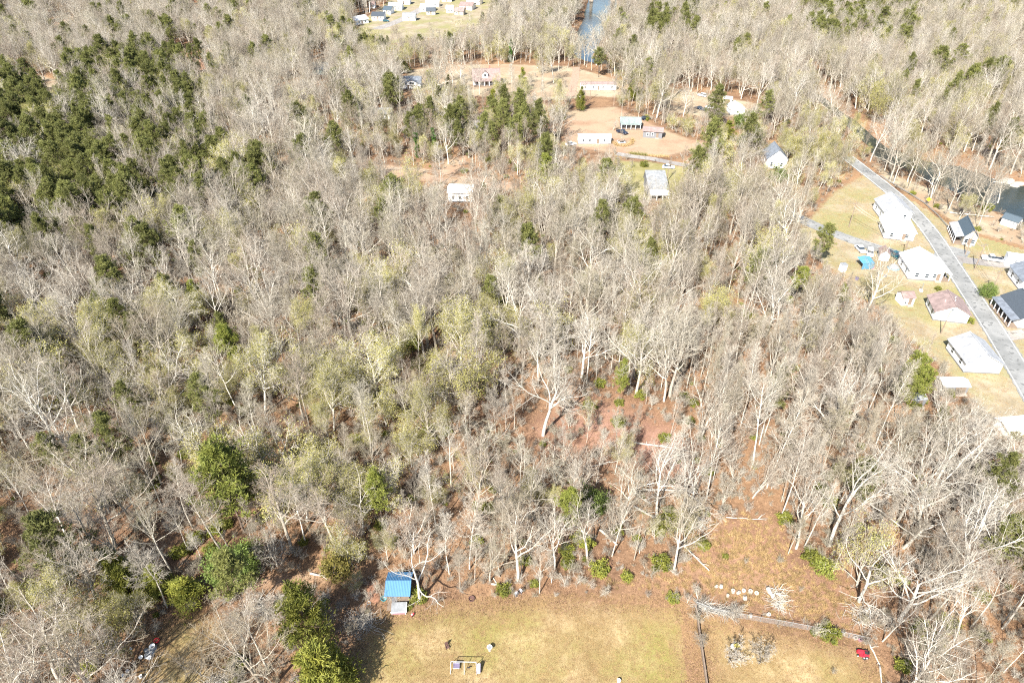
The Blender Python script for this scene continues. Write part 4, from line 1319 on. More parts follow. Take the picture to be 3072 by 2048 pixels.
simple("tarp_shelter", "shelter", "light blue tarp shelter below the parked white cars", 2592, 800, 0.1, [
    ("tarp", "blue", lambda b_: b_.add([(-1.9, -1.8, 2.0), (1.9, -1.8, 2.0), (2.0, 1.7, 2.5), (-2.0, 1.7, 2.45), (0, -1.9, 2.25), (0, 1.8, 2.75)], [(0, 4, 5, 3), (4, 1, 2, 5)])),
    ("front_cloth", "blue", lambda b_: b_.box((0, -1.75, 1.1), (3.6, 0.05, 1.8))),
    ("pole", "steel", lambda b_: [b_.tube([(x, y, 0), (x, y, 2.1)], 0.04, 5) for x in (-1.8, 1.8) for y in (-1.7, 1.6)])])
simple("crate_stack", "box", "white weathered box cabinet at the wood's edge left of the blue tarp", 2526, 812, 0.2, [
    ("box", "white", lambda b_: b_.box((0, 0, 1.1), (1.6, 1.4, 2.2))), ("lid", "tinroof", lambda b_: b_.box((0, 0, 2.26), (1.8, 1.6, 0.1)))])
simple("covered_heap", "heap", "pale tarp covered heap below the dark teal pickup", 2680, 804, 0.3, [
    ("cover", "tinroof", lambda b_: b_.lathe([(1.6, 0), (1.45, 0.5), (1.0, 1.0), (0.4, 1.25), (0, 1.3)], n=11)), ("skirt", "blue", lambda b_: b_.lathe([(1.75, 0.0), (1.66, 0.12), (1.5, 0.18)], n=11))])
for qx, qy, qs, mt, lb in [(2618, 806, 1.0, "magenta", "small pinkish crate on the cluttered yard, nearest to the blue tarp"), (2640, 812, 0.8, "wood", "brown crate on the cluttered yard, second right of the blue tarp"), (2655, 830, 0.9, "greywall", "grey crate below the others in the cluttered yard"),
                           (2630, 836, 0.7, "palewood", "pale crate at the lower edge of the cluttered yard"), (2570, 838, 1.0, "purple", "dark crate under trees left of the cluttered yard")]:
    simple("junk_crate", "crate", lb, qx, qy, qs, [("box", mt, lambda b_, s_=qs: b_.box((0, 0, 0.3 * s_), (1.1 * s_, 0.8 * s_, 0.6 * s_))), ("slat", "wood", lambda b_, s_=qs: b_.box((0, 0, 0.63 * s_), (1.15 * s_, 0.2, 0.06)))], "crates in the cluttered yard")
simple("white_post", "post", "white capped pipe standing on the lawn below the white house at the junction", 2762, 874, 0, [
    ("pipe", "steel", lambda b_: b_.tube([(0, 0, 0), (0, 0, 2.6)], 0.09, 6)), ("cap", "white", lambda b_: b_.box((0, 0, 0.3), (0.7, 0.7, 0.6)))])
simple("picnic_table", "table", "dark picnic table inside the ring of dry grass in the clay yard", 1864, 428, 0.1, [
    ("top", "wood", lambda b_: b_.box((0, 0, 0.9), (3.2, 1.4, 0.12))), ("bench", "white", lambda b_: [b_.box((0, s_ * 1.3, 0.5), (3.2, 0.4, 0.08)) for s_ in (-1, 1)]),
    ("leg", "white", lambda b_: [b_.box((s_, 0, 0.42), (0.12, 2.6, 0.84)) for s_ in (-1.2, 1.2)])])


def hedge(label, pts, w, h, seed, mat="dry", closed=False):
    r = np.random.default_rng(seed)
    P = [G(*p) for p in pts]
    cen = []
    for a, b in zip(P[:-1], P[1:]):
        k = int((b - a).length * 70)
        t = r.uniform(0, 1, (k, 1))
        c = np.array(a) + (np.array(b) - np.array(a)) * t + r.normal(0, w * 0.3, (k, 3))
        c[:, 2] = np.abs(r.normal(0, h * 0.45, k))
        cen.append(c)
    cen = np.concatenate(cen)
    V, F = needle_tufts(cen, np.tile(np.array((0, 0, 0.8)), (len(cen), 1)), 0.4, r, 2)
    o = link("hedge", mesh_np("hedge", V, F, M[mat]))
    return tag(o, label, "hedge", "hedges of the middle distance")


hedge("ring of dry tall grass around the picnic table", [(1838, 428), (1850, 438), (1875, 440), (1895, 432), (1898, 420)], 1.6, 1.0, 3)
hedge("low dry hedge along the lane above the greenish yard", [(1888, 462), (1905, 464), (1925, 466), (1942, 468)], 1.5, 1.2, 4, "olive")
hedge("dry brush line right of the low dry hedge", [(1945, 468), (1970, 470), (2005, 472)], 1.0, 0.7, 5)

# ------------------------------------------------------------------ the shed and its yard
a, b = G(1163, 1806), G(1229, 1806)
Wd, D, hz, rz_ = (b - a).length, 3.9, 2.25, 3.05
sh = empty("garden_shed", (a + b) / 2 + Vector((0, D / 2, 0)), 0, "wooden garden shed with a bright blue ribbed metal roof", "shed")
n_pl = 18
pl = MB().box((0, 0, hz / 2), (Wd / n_pl - 0.02, 0.05, hz)).mesh("plank", M["wood"])
for side in (-1, 1):
    for i in range(n_pl):
        o = link("plank", pl, sh)
        o.location = (-Wd / 2 + Wd * (i + 0.5) / n_pl, side * D / 2, 0)
pg = MB().box((0, 0, hz / 2), (0.05, D / n_pl - 0.02, hz)).mesh("plank", M["wood"])
for side in (-1, 1):
    for i in range(n_pl):
        o = link("plank", pg, sh)
        o.location = (side * Wd / 2, -D / 2 + D * (i + 0.5) / n_pl, 0)
    MB().add([(side * (Wd / 2 - 0.03), -D / 2, hz), (side * (Wd / 2 - 0.03), D / 2, hz), (side * (Wd / 2 - 0.03), 0, rz_), (side * (Wd / 2 + 0.02), -D / 2, hz), (side * (Wd / 2 + 0.02), D / 2, hz), (side * (Wd / 2 + 0.02), 0, rz_)],
             [(0, 1, 2), (5, 4, 3), (0, 3, 4, 1), (1, 4, 5, 2), (2, 5, 3, 0)]).obj("gable_board", M["wood"], sh)
for sgn in (-1, 1):
    ov = 0.35
    e = ov * (rz_ - hz) / (D / 2)
    y1, z1 = sgn * (D / 2 + ov), hz - e
    hw = Wd / 2 + 0.3
    vs = [(-hw, 0, rz_ + 0.03), (hw, 0, rz_ + 0.03), (hw, y1, z1 + 0.03), (-hw, y1, z1 + 0.03), (-hw, 0, rz_ + 0.08), (hw, 0, rz_ + 0.08), (hw, y1, z1 + 0.08), (-hw, y1, z1 + 0.08)]
    rf = MB().add(vs, [(0, 1, 2, 3), (7, 6, 5, 4), (0, 4, 5, 1), (1, 5, 6, 2), (2, 6, 7, 3), (3, 7, 4, 0)]).obj("roof", M["bluemetal"], sh)
    nr = 17
    d_ = Vector((0, y1, z1 - rz_))
    rb = None
    for i in range(nr):
        x = -hw + 0.06 + (2 * hw - 0.12) * i / (nr - 1)
        if rb is None:
            u_ = MB()
            q0, q1 = Vector((0, sgn * 0.05, rz_ + 0.08)), Vector((0, y1, z1 + 0.08))
            u_.add([q0 + Vector((-0.035, 0, 0)), q0 + Vector((0.035, 0, 0)), q1 + Vector((0.035, 0, 0)), q1 + Vector((-0.035, 0, 0)), q0 + Vector((-0.015, 0, 0.045)), q0 + Vector((0.015, 0, 0.045)), q1 + Vector((0.015, 0, 0.045)), q1 + Vector((-0.015, 0, 0.045))],
                   [(0, 1, 2, 3), (7, 6, 5, 4), (0, 4, 5, 1), (1, 5, 6, 2), (2, 6, 7, 3), (3, 7, 4, 0)])
            rb = u_.mesh("rib", M["bluemetal"])
        o = link("rib", rb, rf)
        o.location = (x, 0, 0)
dr = MB().box((-0.6, -D / 2 - 0.06, 0.98), (0.9, 0.05, 1.9)).obj("door", M["greywall"], sh)
MB().box((-0.25, -D / 2 - 0.11, 1.0), (0.06, 0.05, 0.14)).obj("handle", M["steel"], dr)
PLACED_B.append((0.5 * (a.x + b.x), a.y + D / 2, 3.4))
LAND_B.append(("blue roofed shed", (a.x + b.x) / 2, a.y + 2))
KEEPCLEAR.append((1150, 1715, 1235, 1810))
KEEPCLEAR.append((1165, 1800, 1235, 1850))
KEEPCLEAR.append((870, 1760, 1075, 2070))

# low coop with a tin lid, deck boards and clutter in front of the shed
cp = empty("chicken_coop", G(1196, 1843) + Vector((0, 0.75, 0)), 0.05, "low coop with a grey tin lid in front of the blue roofed shed", "coop")
for x in (-1.1, 1.1):
    for y in (-0.7, 0.7):
        MB().box((x, y, 0.4 + 0.12 * (y > 0)), (0.08, 0.08, 0.8 + 0.24 * (y > 0))).obj("leg", M["white"], cp)
MB().add([(-1.2, -0.82, 0.82), (1.2, -0.82, 0.82), (1.2, 0.82, 1.06), (-1.2, 0.82, 1.06), (-1.2, -0.82, 0.86), (1.2, -0.82, 0.86), (1.2, 0.82, 1.1), (-1.2, 0.82, 1.1)],
         [(3, 2, 1, 0), (4, 5, 6, 7), (0, 1, 5, 4), (1, 2, 6, 5), (2, 3, 7, 6), (3, 0, 4, 7)]).obj("lid", M["tinroof"], cp)
MB().box((1.24, 0, 0.98), (0.1, 1.7, 0.1), M=Matrix.Rotation(0.14, 4, 'X')).obj("edge_board", M["white"], cp)
MB().box((0, -0.86, 0.84), (2.5, 0.08, 0.12)).obj("edge_board", M["white"], cp)
MB().box((0, -0.72, 0.42), (2.1, 0.04, 0.66)).obj("front_panel", M["magenta"], cp)
MB().box((-1.08, 0, 0.42), (0.04, 1.3, 0.66)).obj("side_panel", M["wood"], cp)
MB().box((1.08, 0, 0.42), (0.04, 1.3, 0.66)).obj("side_panel", M["wood"], cp)

dk = empty("wooden_deck", G(1196, 1806) + Vector((0, -0.85, 0)), 0, "weathered plank deck between shed and coop", "deck")
pm = MB().box((0, 0, 0.09), (3.5, 0.19, 0.05)).mesh("plank", M["wood"])
for i in range(7):
    o = link("plank", pm, dk)
    o.location = (random.uniform(-0.06, 0.06), -0.62 + i * 0.2, 0)
for x in (-1.5, 0, 1.5):
    MB().box((x, 0, 0.035), (0.1, 1.4, 0.05)).obj("joist", M["wood"], dk)

tb = empty("plastic_tub", G(1152, 1797), 0, "round turquoise plastic tub left of the blue roofed shed", "tub")
MB().lathe([(0, 0.02), (0.42, 0.02), (0.5, 0.42), (0.56, 0.44), (0.56, 0.40), (0.54, 0.38)], n=18).obj("bowl", M["teal"], tb, True)
MB().lathe([(0.43, 0.05), (0.485, 0.40), (0.52, 0.43)], n=18).obj("inner_wall", M["teal"], tb, True)
MB().tube([(0.36 * math.cos(t), 0.36 * math.sin(t), 0.12) for t in np.linspace(0, 5.4, 12)], 0.03, 5).obj("hose", M["white"], tb)


def torus(mb, r0, r1, c=(0, 0, 0), n=18, k=7, M_=None):
    vs, fs = [], []
    for i in range(n):
        t = 2 * math.pi * i / n
        for j in range(k):
            p = 2 * math.pi * j / k
            q = Vector((c[0] + (r0 + r1 * math.cos(p)) * math.cos(t), c[1] + (r0 + r1 * math.cos(p)) * math.sin(t), c[2] + r1 * math.sin(p)))
            vs.append(M_ @ q if M_ else q)
            fs.append((i * k + j, ((i + 1) % n) * k + j, ((i + 1) % n) * k + (j + 1) % k, i * k + (j + 1) % k))
    return mb.add(vs, fs)


ty = empty("garden_hoop", G(1106, 1808), 0, "pale ring with a short tail lying in the cedar shade", "hoop")
torus(MB(), 0.28, 0.06, (0, 0, 0.06)).obj("ring", M["steel"], ty)
MB().tube([(-0.1, -0.3, 0.05), (-0.3, -0.8, 0.05)], 0.05, 6).obj("tail", M["steel"], ty)
sc_ = empty("soil_heap", G(1122, 1778), 0.4, "orange soil heap left of the blue roofed shed", "soil heap")
rr_ = np.random.default_rng(5)
m = MB()
m.lathe([(1.3, 0), (1.05, 0.25), (0.6, 0.5), (0.2, 0.62), (0, 0.64)], n=11)
m.v = [(x * (1 + 0.2 * math.sin(7 * x + 3 * y)), y * (1.5 + 0.2 * math.cos(5 * y)), z) for x, y, z in m.v]
m.obj("mound", M["soil"], sc_, True)
MB().lathe([(0.75, 0), (0.6, 0.25), (0.25, 0.36), (0, 0.38)], (0.35, 1.9, 0), 9).obj("side_mound", M["soil"], sc_, True)

fp = empty("fire_pit", G(1415, 1797), 0, "round rusty brown fire pit on the lawn", "fire pit")
MB().lathe([(0.47, 0), (0.52, 0.28), (0.54, 0.30), (0.50, 0.30), (0.44, 0.12), (0.0, 0.06)], n=18).obj("bowl", M["rust"], fp)
torus(MB(), 0.5, 0.03, (0, 0, 0.31)).obj("rim", M["rust"], fp)
LAND_B.append(("round fire pit", *G(1415, 1797)[:2]))

lb_ = empty("log_bench", G(1489, 1754), 0, "short white barked log lying at the wood's edge", "log")
MB().tube([(-0.85, 0.1, 0.2), (0.0, -0.03, 0.2), (0.85, -0.1, 0.2)], [0.17, 0.16, 0.15], 9).obj("log", M["bark_white"], lb_, True)
MB().tube([(0.85, -0.1, 0.2), (0.87, -0.102, 0.2)], 0.14, 9).obj("cut_end", M["palewood"], lb_)
pk = tag(MB().box((0, 0, 0.12), (0.16, 1.3, 0.07)).obj("loose_plank", M["palewood"]), "pale loose plank leaning by the white barked log", "plank")
pk.location = G(1484, 1741)
pk.rotation_euler = (0.08, 0, 0.55)


def garden_chair(px, py, rz, label, mat="greywall", s=1.0):
    e = empty("garden_chair", G(px, py), rz, label, "chair", None)
    e.scale = (s, s, s)
    MB().box((0, 0, 0.42), (0.55, 0.52, 0.05)).obj("seat", M[mat], e)
    MB().box((0, 0.32, 0.78), (0.55, 0.05, 0.75), M=Matrix.Translation((0, 0.02, 0)) @ Matrix.Rotation(-0.12, 4, 'X')).obj("backrest", M[mat], e)
    for x in (-0.24, 0.24):
        for y in (-0.22, 0.22):
            MB().box((x, y, 0.2), (0.05, 0.05, 0.4)).obj("leg", M[mat], e)
        MB().box((x * 1.15, 0.02, 0.64), (0.06, 0.5, 0.04)).obj("armrest", M[mat], e)
        MB().box((x * 1.15, -0.2, 0.53), (0.05, 0.05, 0.2)).obj("arm_post", M[mat], e)
    return e




def person(px, py, rz, H, label, shirt, trousers, arm):
    e = empty("person", G(px, py), rz, label, "person", "people on the lawn")
    e.scale = (H / 1.75,) * 3
    m_, nt, b_ = new_mat("clothes")
    z = nt.nodes.new("ShaderNodeSeparateXYZ")
    tc = nt.nodes.new("ShaderNodeTexCoord")
    nt.links.new(tc.outputs["Object"], z.inputs[0])

    def step(th):
        s_ = nt.nodes.new("ShaderNodeMath")
        s_.operation = 'GREATER_THAN'
        s_.inputs[1].default_value = th
        nt.links.new(z.outputs[2], s_.inputs[0])
        return s_.outputs[0]
    c = mixc(nt, step(0.09), (0.04, 0.035, 0.03), trousers)
    c = mixc(nt, step(0.93), c, shirt)
    c = mixc(nt, step(1.46), c, (0.42, 0.27, 0.2))
    nt.links.new(c, b_.inputs["Base Color"])
    b_.inputs["Roughness"].default_value = 0.85
    J = {"pelvis": (0, 0, 0.95, 0.15), "waist": (0, 0, 1.08, 0.135), "chest": (0, 0, 1.30, 0.165), "neck": (0, 0.01, 1.48, 0.06), "chin": (0, -0.02, 1.56, 0.075), "skull": (0, 0, 1.66, 0.095)}
    E_ = [("pelvis", "waist"), ("waist", "chest"), ("chest", "neck"), ("neck", "chin"), ("chin", "skull")]
    for s_, nm in ((-1, "l"), (1, "r")):
        J.update({nm + "hip": (s_ * 0.1, 0, 0.88, 0.095), nm + "knee": (s_ * 0.11, -0.03 * s_, 0.49, 0.062), nm + "ankle": (s_ * 0.12, 0.01 * s_, 0.09, 0.045), nm + "toe": (s_ * 0.13, -0.16, 0.04, 0.035),
                  nm + "sho": (s_ * 0.19, 0, 1.40, 0.07), nm + "elb": (s_ * (0.27 + 0.06 * arm), 0.02, 1.12, 0.046), nm + "wri": (s_ * 0.25, -0.10 - 0.1 * arm, 0.90, 0.033), nm + "hand": (s_ * 0.245, -0.13 - 0.12 * arm, 0.82, 0.03)})
        E_ += [("pelvis", nm + "hip"), (nm + "hip", nm + "knee"), (nm + "knee", nm + "ankle"), (nm + "ankle", nm + "toe"), ("chest", nm + "sho"), (nm + "sho", nm + "elb"), (nm + "elb", nm + "wri"), (nm + "wri", nm + "hand")]
        for f_ in range(4):
            J[nm + "f%d" % f_] = (s_ * (0.225 + 0.018 * f_), -0.15 - 0.12 * arm, 0.735 - 0.008 * (f_ in (1, 2)), 0.009)
            E_.append((nm + "hand", nm + "f%d" % f_))
        J[nm + "th"] = (s_ * 0.205, -0.19 - 0.12 * arm, 0.79, 0.01)
        E_.append((nm + "hand", nm + "th"))
    names = list(J)
    me = bpy.data.meshes.new("body")
    me.from_pydata([J[k_][:3] for k_ in names], [(names.index(a_), names.index(c_)) for a_, c_ in E_], [])
    ob = link("body", me, e)
    md = ob.modifiers.new("skin", 'SKIN')
    for k_, sv in zip(names, me.skin_vertices[0].data):
        sv.radius = (J[k_][3], J[k_][3] * (0.72 if k_ in ("chest", "waist", "pelvis") else 1.0))
    me.skin_vertices[0].data[0].use_root = True
    ob.modifiers.new("smooth", 'SUBSURF').levels = 1
    ob.modifiers["smooth"].render_levels = 1
    me.materials.append(m_)
    MB().lathe([(0, 0.115), (0.06, 0.10), (0.10, 0.04), (0.108, -0.03), (0.10, -0.07)], (0, 0.015, 1.665), 12).obj("hair", M["wood"], e, True)
    f = MB().box((0, -0.098, 1.635), (0.03, 0.035, 0.045)).obj("nose", M["magenta"], e)
    for s_ in (-1, 1):
        MB().box((s_ * 0.035, -0.092, 1.665), (0.022, 0.012, 0.012)).obj("eye", M["dark"], e)
        MB().box((s_ * 0.1, 0.0, 1.64), (0.02, 0.04, 0.06)).obj("ear", M["magenta"], e)
    MB().box((0, -0.088, 1.592), (0.05, 0.014, 0.012)).obj("mouth", M["redroof"], e)
    return e


person(1549, 1789, 0.4, 1.75, "person in pale grey clothes standing on the upper lawn, left of the two", (0.30, 0.31, 0.32), (0.16, 0.17, 0.18), 0.3)
person(1562, 1781, -0.5, 1.68, "person in a whitish top standing on the upper lawn, right of the two", (0.36, 0.36, 0.38), (0.10, 0.09, 0.10), 0.8)
garden_chair(1342, 1944, 0.4, "rusty brown garden chair left above the swing set", "rust", 0.95)
LAND_B.append(("two standing people", *G(1556, 1783)[:2]))
bb = empty("bird_bath", G(1469, 1950), 0, "pale bird bath on a pedestal above the swing set", "bird bath")
MB().lathe([(0.24, 0), (0.22, 0.08), (0.1, 0.14), (0.085, 0.7), (0.14, 0.78), (0, 0.78)], n=12).obj("pedestal", M["concrete"], bb)
MB().lathe([(0.1, 0.78), (0.36, 0.86), (0.42, 0.95), (0.39, 0.96), (0.3, 0.89), (0, 0.87)], n=16).obj("basin", M["whitemetal"], bb)
MB().lathe([(0.31, 0.905), (0, 0.91)], n=16).obj("water", M["tinroof"], bb)
ry = empty("ride_on_toy", G(1238, 1845), 0.9, "small red and white ride on toy at the coop", "toy")
MB().box((0, 0, 0.26), (0.62, 0.26, 0.2)).obj("body", M["red"], ry, bevel=0.04)
MB().box((-0.12, 0, 0.4), (0.24, 0.22, 0.08)).obj("seat", M["white"], ry)
MB().tube([(0.2, 0, 0.34), (0.14, 0, 0.56)], 0.03, 5).obj("steering_post", M["white"], ry)
MB().tube([(0.14, -0.15, 0.56), (0.14, 0.15, 0.56)], 0.03, 5).obj("handlebar", M["rubber"], ry)
for x in (-0.2, 0.22):
    for y in (-0.17, 0.17):
        MB().tube([(x, y - 0.03, 0.13), (x, y + 0.03, 0.13)], 0.13, 10).obj("wheel", M["rubber"], ry)
bk = empty("white_bucket", G(1856, 2044), 0, "round white bucket on the lawn at the bottom edge", "bucket")
MB().lathe([(0.22, 0), (0.28, 0.5), (0.3, 0.52), (0.27, 0.52), (0.2, 0.05), (0, 0.04)], n=14).obj("pail", M["white"], bk, True)
MB().tube([(0.29 * math.cos(t), 0.05, 0.5 + 0.16 * math.sin(t)) for t in np.linspace(0, math.pi, 8)], 0.015, 4).obj("handle", M["steel"], bk)

# swing set
g0, g1 = G(1355, 2003), G(1429, 2008)
sx = empty("swing_set", (g0 + g1) / 2, -0.02, "white tube swing set with glider bench and slide on the lawn", "swing set")
hl, sh_h = (g1 - g0).length / 2, 2.0
MB().tube([(-hl, 0, sh_h), (hl, 0, sh_h)], 0.045, 7).obj("top_bar", M["palepaint"], sx)
for x in (-hl, 0.1, hl):
    for y in (-0.85, 0.85):
        if x == 0.1 and y > 0: continue
        MB().tube([(x, 0, sh_h), (x + (0.0 if abs(x) < 1 else math.copysign(0.12, x)), y, 0)], 0.04, 6).obj("leg", M["palepaint"], sx)
gl = MB().box((-hl + 0.75, 0.05, 0.45), (0.95, 0.5, 0.06)).obj("glider_bench", M["purple"], sx)
MB().box((-hl + 0.75, 0.33, 0.75), (0.95, 0.06, 0.55), M=Matrix.Identity(4)).obj("backrest", M["purple"], gl)
MB().box((-hl + 0.75, -0.22, 0.5), (0.95, 0.05, 0.1)).obj("front_rail", M["palepaint"], gl)
MB().box((-hl + 0.75, 0.36, 1.03), (0.98, 0.07, 0.07)).obj("top_rail", M["palepaint"], gl)
for x in (-hl + 0.3, -hl + 1.2):
    MB().tube([(x, 0.05, sh_h), (x, 0.05, 0.48)], 0.015, 4).obj("hanger", M["steel"], sx)
sw = MB().box((0.75, 0.0, 0.45), (0.42, 0.2, 0.04)).obj("swing_seat", M["rubber"], sx)
for x in (0.57, 0.93):
    MB().tube([(x, 0, sh_h), (x, 0, 0.47)], 0.012, 4).obj("chain", M["rust"], sx)
m = MB()
m.add([(hl + 0.12, 0.1, 1.25), (hl + 0.6, 0.1, 1.25), (hl + 0.6, -0.8, 0.35), (hl + 0.12, -0.8, 0.35), (hl + 0.12, 0.1, 1.29), (hl + 0.6, 0.1, 1.29), (hl + 0.6, -0.8, 0.39), (hl + 0.12, -0.8, 0.39)],
      [(0, 1, 2, 3), (7, 6, 5, 4), (0, 4, 5, 1), (1, 5, 6, 2), (2, 6, 7, 3), (3, 7, 4, 0)])
sl = m.obj("slide", M["palepaint"], sx)
for x in (hl + 0.1, hl + 0.62):
    MB().add([(x - 0.03, 0.12, 1.22), (x + 0.03, 0.12, 1.22), (x + 0.03, -0.82, 0.32), (x - 0.03, -0.82, 0.32), (x - 0.03, 0.12, 1.45), (x + 0.03, 0.12, 1.45), (x + 0.03, -0.82, 0.55), (x - 0.03, -0.82, 0.55)],
             [(0, 1, 2, 3), (7, 6, 5, 4), (0, 4, 5, 1), (1, 5, 6, 2), (2, 6, 7, 3), (3, 7, 4, 0)]).obj("side_lip", M["purple"], sl)
for k_ in range(4):
    MB().tube([(hl + 0.14, 0.25 + 0.05 * (3 - k_), 0.3 + 0.3 * k_), (hl + 0.58, 0.25 + 0.05 * (3 - k_), 0.3 + 0.3 * k_)], 0.025, 5).obj("rung", M["palepaint"], sx)
for x in (hl + 0.13, hl + 0.59):
    MB().tube([(x, 0.45, 0), (x, 0.12, 1.3)], 0.03, 5).obj("ladder_rail", M["palepaint"], sx)
LAND_B.append(("swing set", *G(1392, 2000)[:2]))

# ride-on mower
mw = empty("riding_mower", G(2587, 1962), 2.85, "red riding mower parked by the fence end", "mower")
MB().add([(0.05, -0.28, 0.35), (0.95, -0.24, 0.32), (0.95, 0.24, 0.32), (0.05, 0.28, 0.35), (0.05, -0.27, 0.85), (0.85, -0.2, 0.72), (0.85, 0.2, 0.72), (0.05, 0.27, 0.85)],
         [(3, 2, 1, 0), (4, 5, 6, 7), (0, 1, 5, 4), (1, 2, 6, 5), (2, 3, 7, 6), (3, 0, 4, 7)]).obj("hood", M["red"], mw, bevel=0.04)
MB().box((-0.42, 0, 0.46), (0.85, 0.95, 0.22)).obj("rear_fender", M["red"], mw, bevel=0.05)
MB().box((0.02, 0, 0.24), (1.0, 1.15, 0.16)).obj("cutting_deck", M["red"], mw, bevel=0.04)
MB().box((-0.42, 0, 0.66), (0.5, 0.5, 0.14)).obj("seat", M["rubber"], mw, bevel=0.04)
MB().box((-0.68, 0, 0.92), (0.12, 0.48, 0.42)).obj("seat_back", M["rubber"], mw, bevel=0.03)
torus(MB(), 0.17, 0.022, (0, 0, 0), 14, 6, Matrix.Translation((0.02, 0, 1.02)) @ Matrix.Rotation(-0.6, 4, 'Y')).obj("steering_wheel", M["rubber"], mw)
for x, r_, w_ in ((-0.5, 0.27, 0.24), (0.72, 0.19, 0.16)):
    for s_ in (-1, 1):
        wh = MB().tube([(x, s_ * 0.42, r_), (x, s_ * (0.42 + w_), r_)], r_, 12).obj("wheel", M["rubber"], mw)
        MB().tube([(x, s_ * (0.42 + w_), r_), (x, s_ * (0.44 + w_), r_)], r_ * 0.5, 8).obj("rim", M["white"], wh)
LAND_B.append(("red riding mower", *G(2587, 1962)[:2]))
bt = empty("spare_tyre", G(2592, 1974), 0.2, "small dark tyre lying below the red riding mower", "tyre")
torus(MB(), 0.2, 0.09, (0, 0, 0.09)).obj("tread", M["rubber"], bt)
MB().lathe([(0.12, 0.05), (0, 0.06)], n=10).obj("hub", M["white"], bt)
for qx, qy, lb, mt in ((2566, 1915, "pale concrete block planter left one above the red mower", "concrete"), (2581, 1920, "reddish block planter right one above the red mower", "magenta")):
    simple("block_planter", "planter", lb, qx, qy, 0.3, [("block", mt, lambda b_: [b_.box((x, 0, 0.2), (0.1, 0.5, 0.4)) for x in (-0.28, 0.28)] + [b_.box((0, y, 0.2), (0.46, 0.1, 0.4)) for y in (-0.2, 0.2)]), ("soil", "dark", lambda b_: b_.box((0, 0, 0.12), (0.46, 0.3, 0.2)))], "planters by the fence end")

# chain link fence and plank fence
fpts = [G(*p) for p in [(2086, 1818), (2140, 1838), (2200, 1850), (2280, 1864), (2350, 1876), (2420, 1889), (2480, 1900), (2545, 1912), (2604, 1926)]]
fc = empty("chain_link_fence", fpts[0], 0, "grey chain link fence between meadow and side lawn", "fence")
dense = []
for a, b in zip(fpts[:-1], fpts[1:]):
    k = max(1, round((b - a).length / 2.4))
    dense += [a + (b - a) * i / k for i in range(k)]
dense.append(fpts[-1])
dense = [p - fpts[0] for p in dense]
FH = 1.25
pme = MB().tube([(0, 0, -0.1), (0, 0, FH + 0.08)], 0.035, 6).mesh("post", M["steel"])
for p in dense:
    o = link("post", pme, fc)
    o.location = p
for a, b in zip(dense[:-1], dense[1:]):
    MB().tube([a + Vector((0, 0, FH)), b + Vector((0, 0, FH))], 0.03, 5).obj("top_rail", M["steel"], fc)
m = MB()
for a, b in zip(dense[:-1], dense[1:]):
    L = (b - a).length
    k = int(L / 0.17)
    d = (b - a) / k
    for i in range(-int(FH / 0.17), k):
        for sg in (1, -1):
            t0, t1 = i, i + FH / 0.17
            z0, z1 = (0.0, FH) if sg > 0 else (FH, 0.0)
            c0, c1 = max(t0, 0), min(t1, k)
            if c1 <= c0: continue
            f0, f1 = (c0 - t0) / (t1 - t0), (c1 - t0) / (t1 - t0)
            p0 = a + d * c0 + Vector((0, 0, z0 + (z1 - z0) * f0))
            p1 = a + d * c1 + Vector((0, 0, z0 + (z1 - z0) * f1))
            m.tube([p0, p1], 0.006, 3, False)
o = m.obj("wire_mesh", M["fence_wire"], fc)
o["kind"] = "stuff"

wp = [G(*p) for p in [(2085, 1822), (2094, 1890), (2104, 1960), (2122, 2085)]]
wf_ = empty("plank_fence", wp[0], 0, "low weathered plank fence between the two lawns", "fence")
pme = MB().box((0, 0, 0.55), (0.025, 0.13, 1.1)).mesh("plank", M["wood"])
cme = None
for a, b in zip(wp[:-1], wp[1:]):
    d = b - a
    k = int(d.length / 0.16)
    ang = math.atan2(d.y, d.x)
    for i in range(k):
        o = link("plank", pme, wf_)
        o.location = a + d * ((i + 0.5) / k) - wp[0] + Vector((0, 0, random.uniform(-0.03, 0.02)))
        o.rotation_euler = (0, 0, ang - math.pi / 2)
    for t in range(max(2, int(d.length / 2.4))):
        p = a + d * (t / max(2, int(d.length / 2.4))) - wp[0]
        o = MB().box((p.x + 0.09, p.y, 0.6), (0.1, 0.1, 1.2)).obj("post", M["wood"], wf_)
    mid = (a + b) / 2 - wp[0]
    MB().box((mid.x, mid.y, 1.13), (d.length, 0.2, 0.04), ang).obj("cap_rail", M["wood"], wf_)
LAND_B.append(("fence corner", *wp[0][:2]))

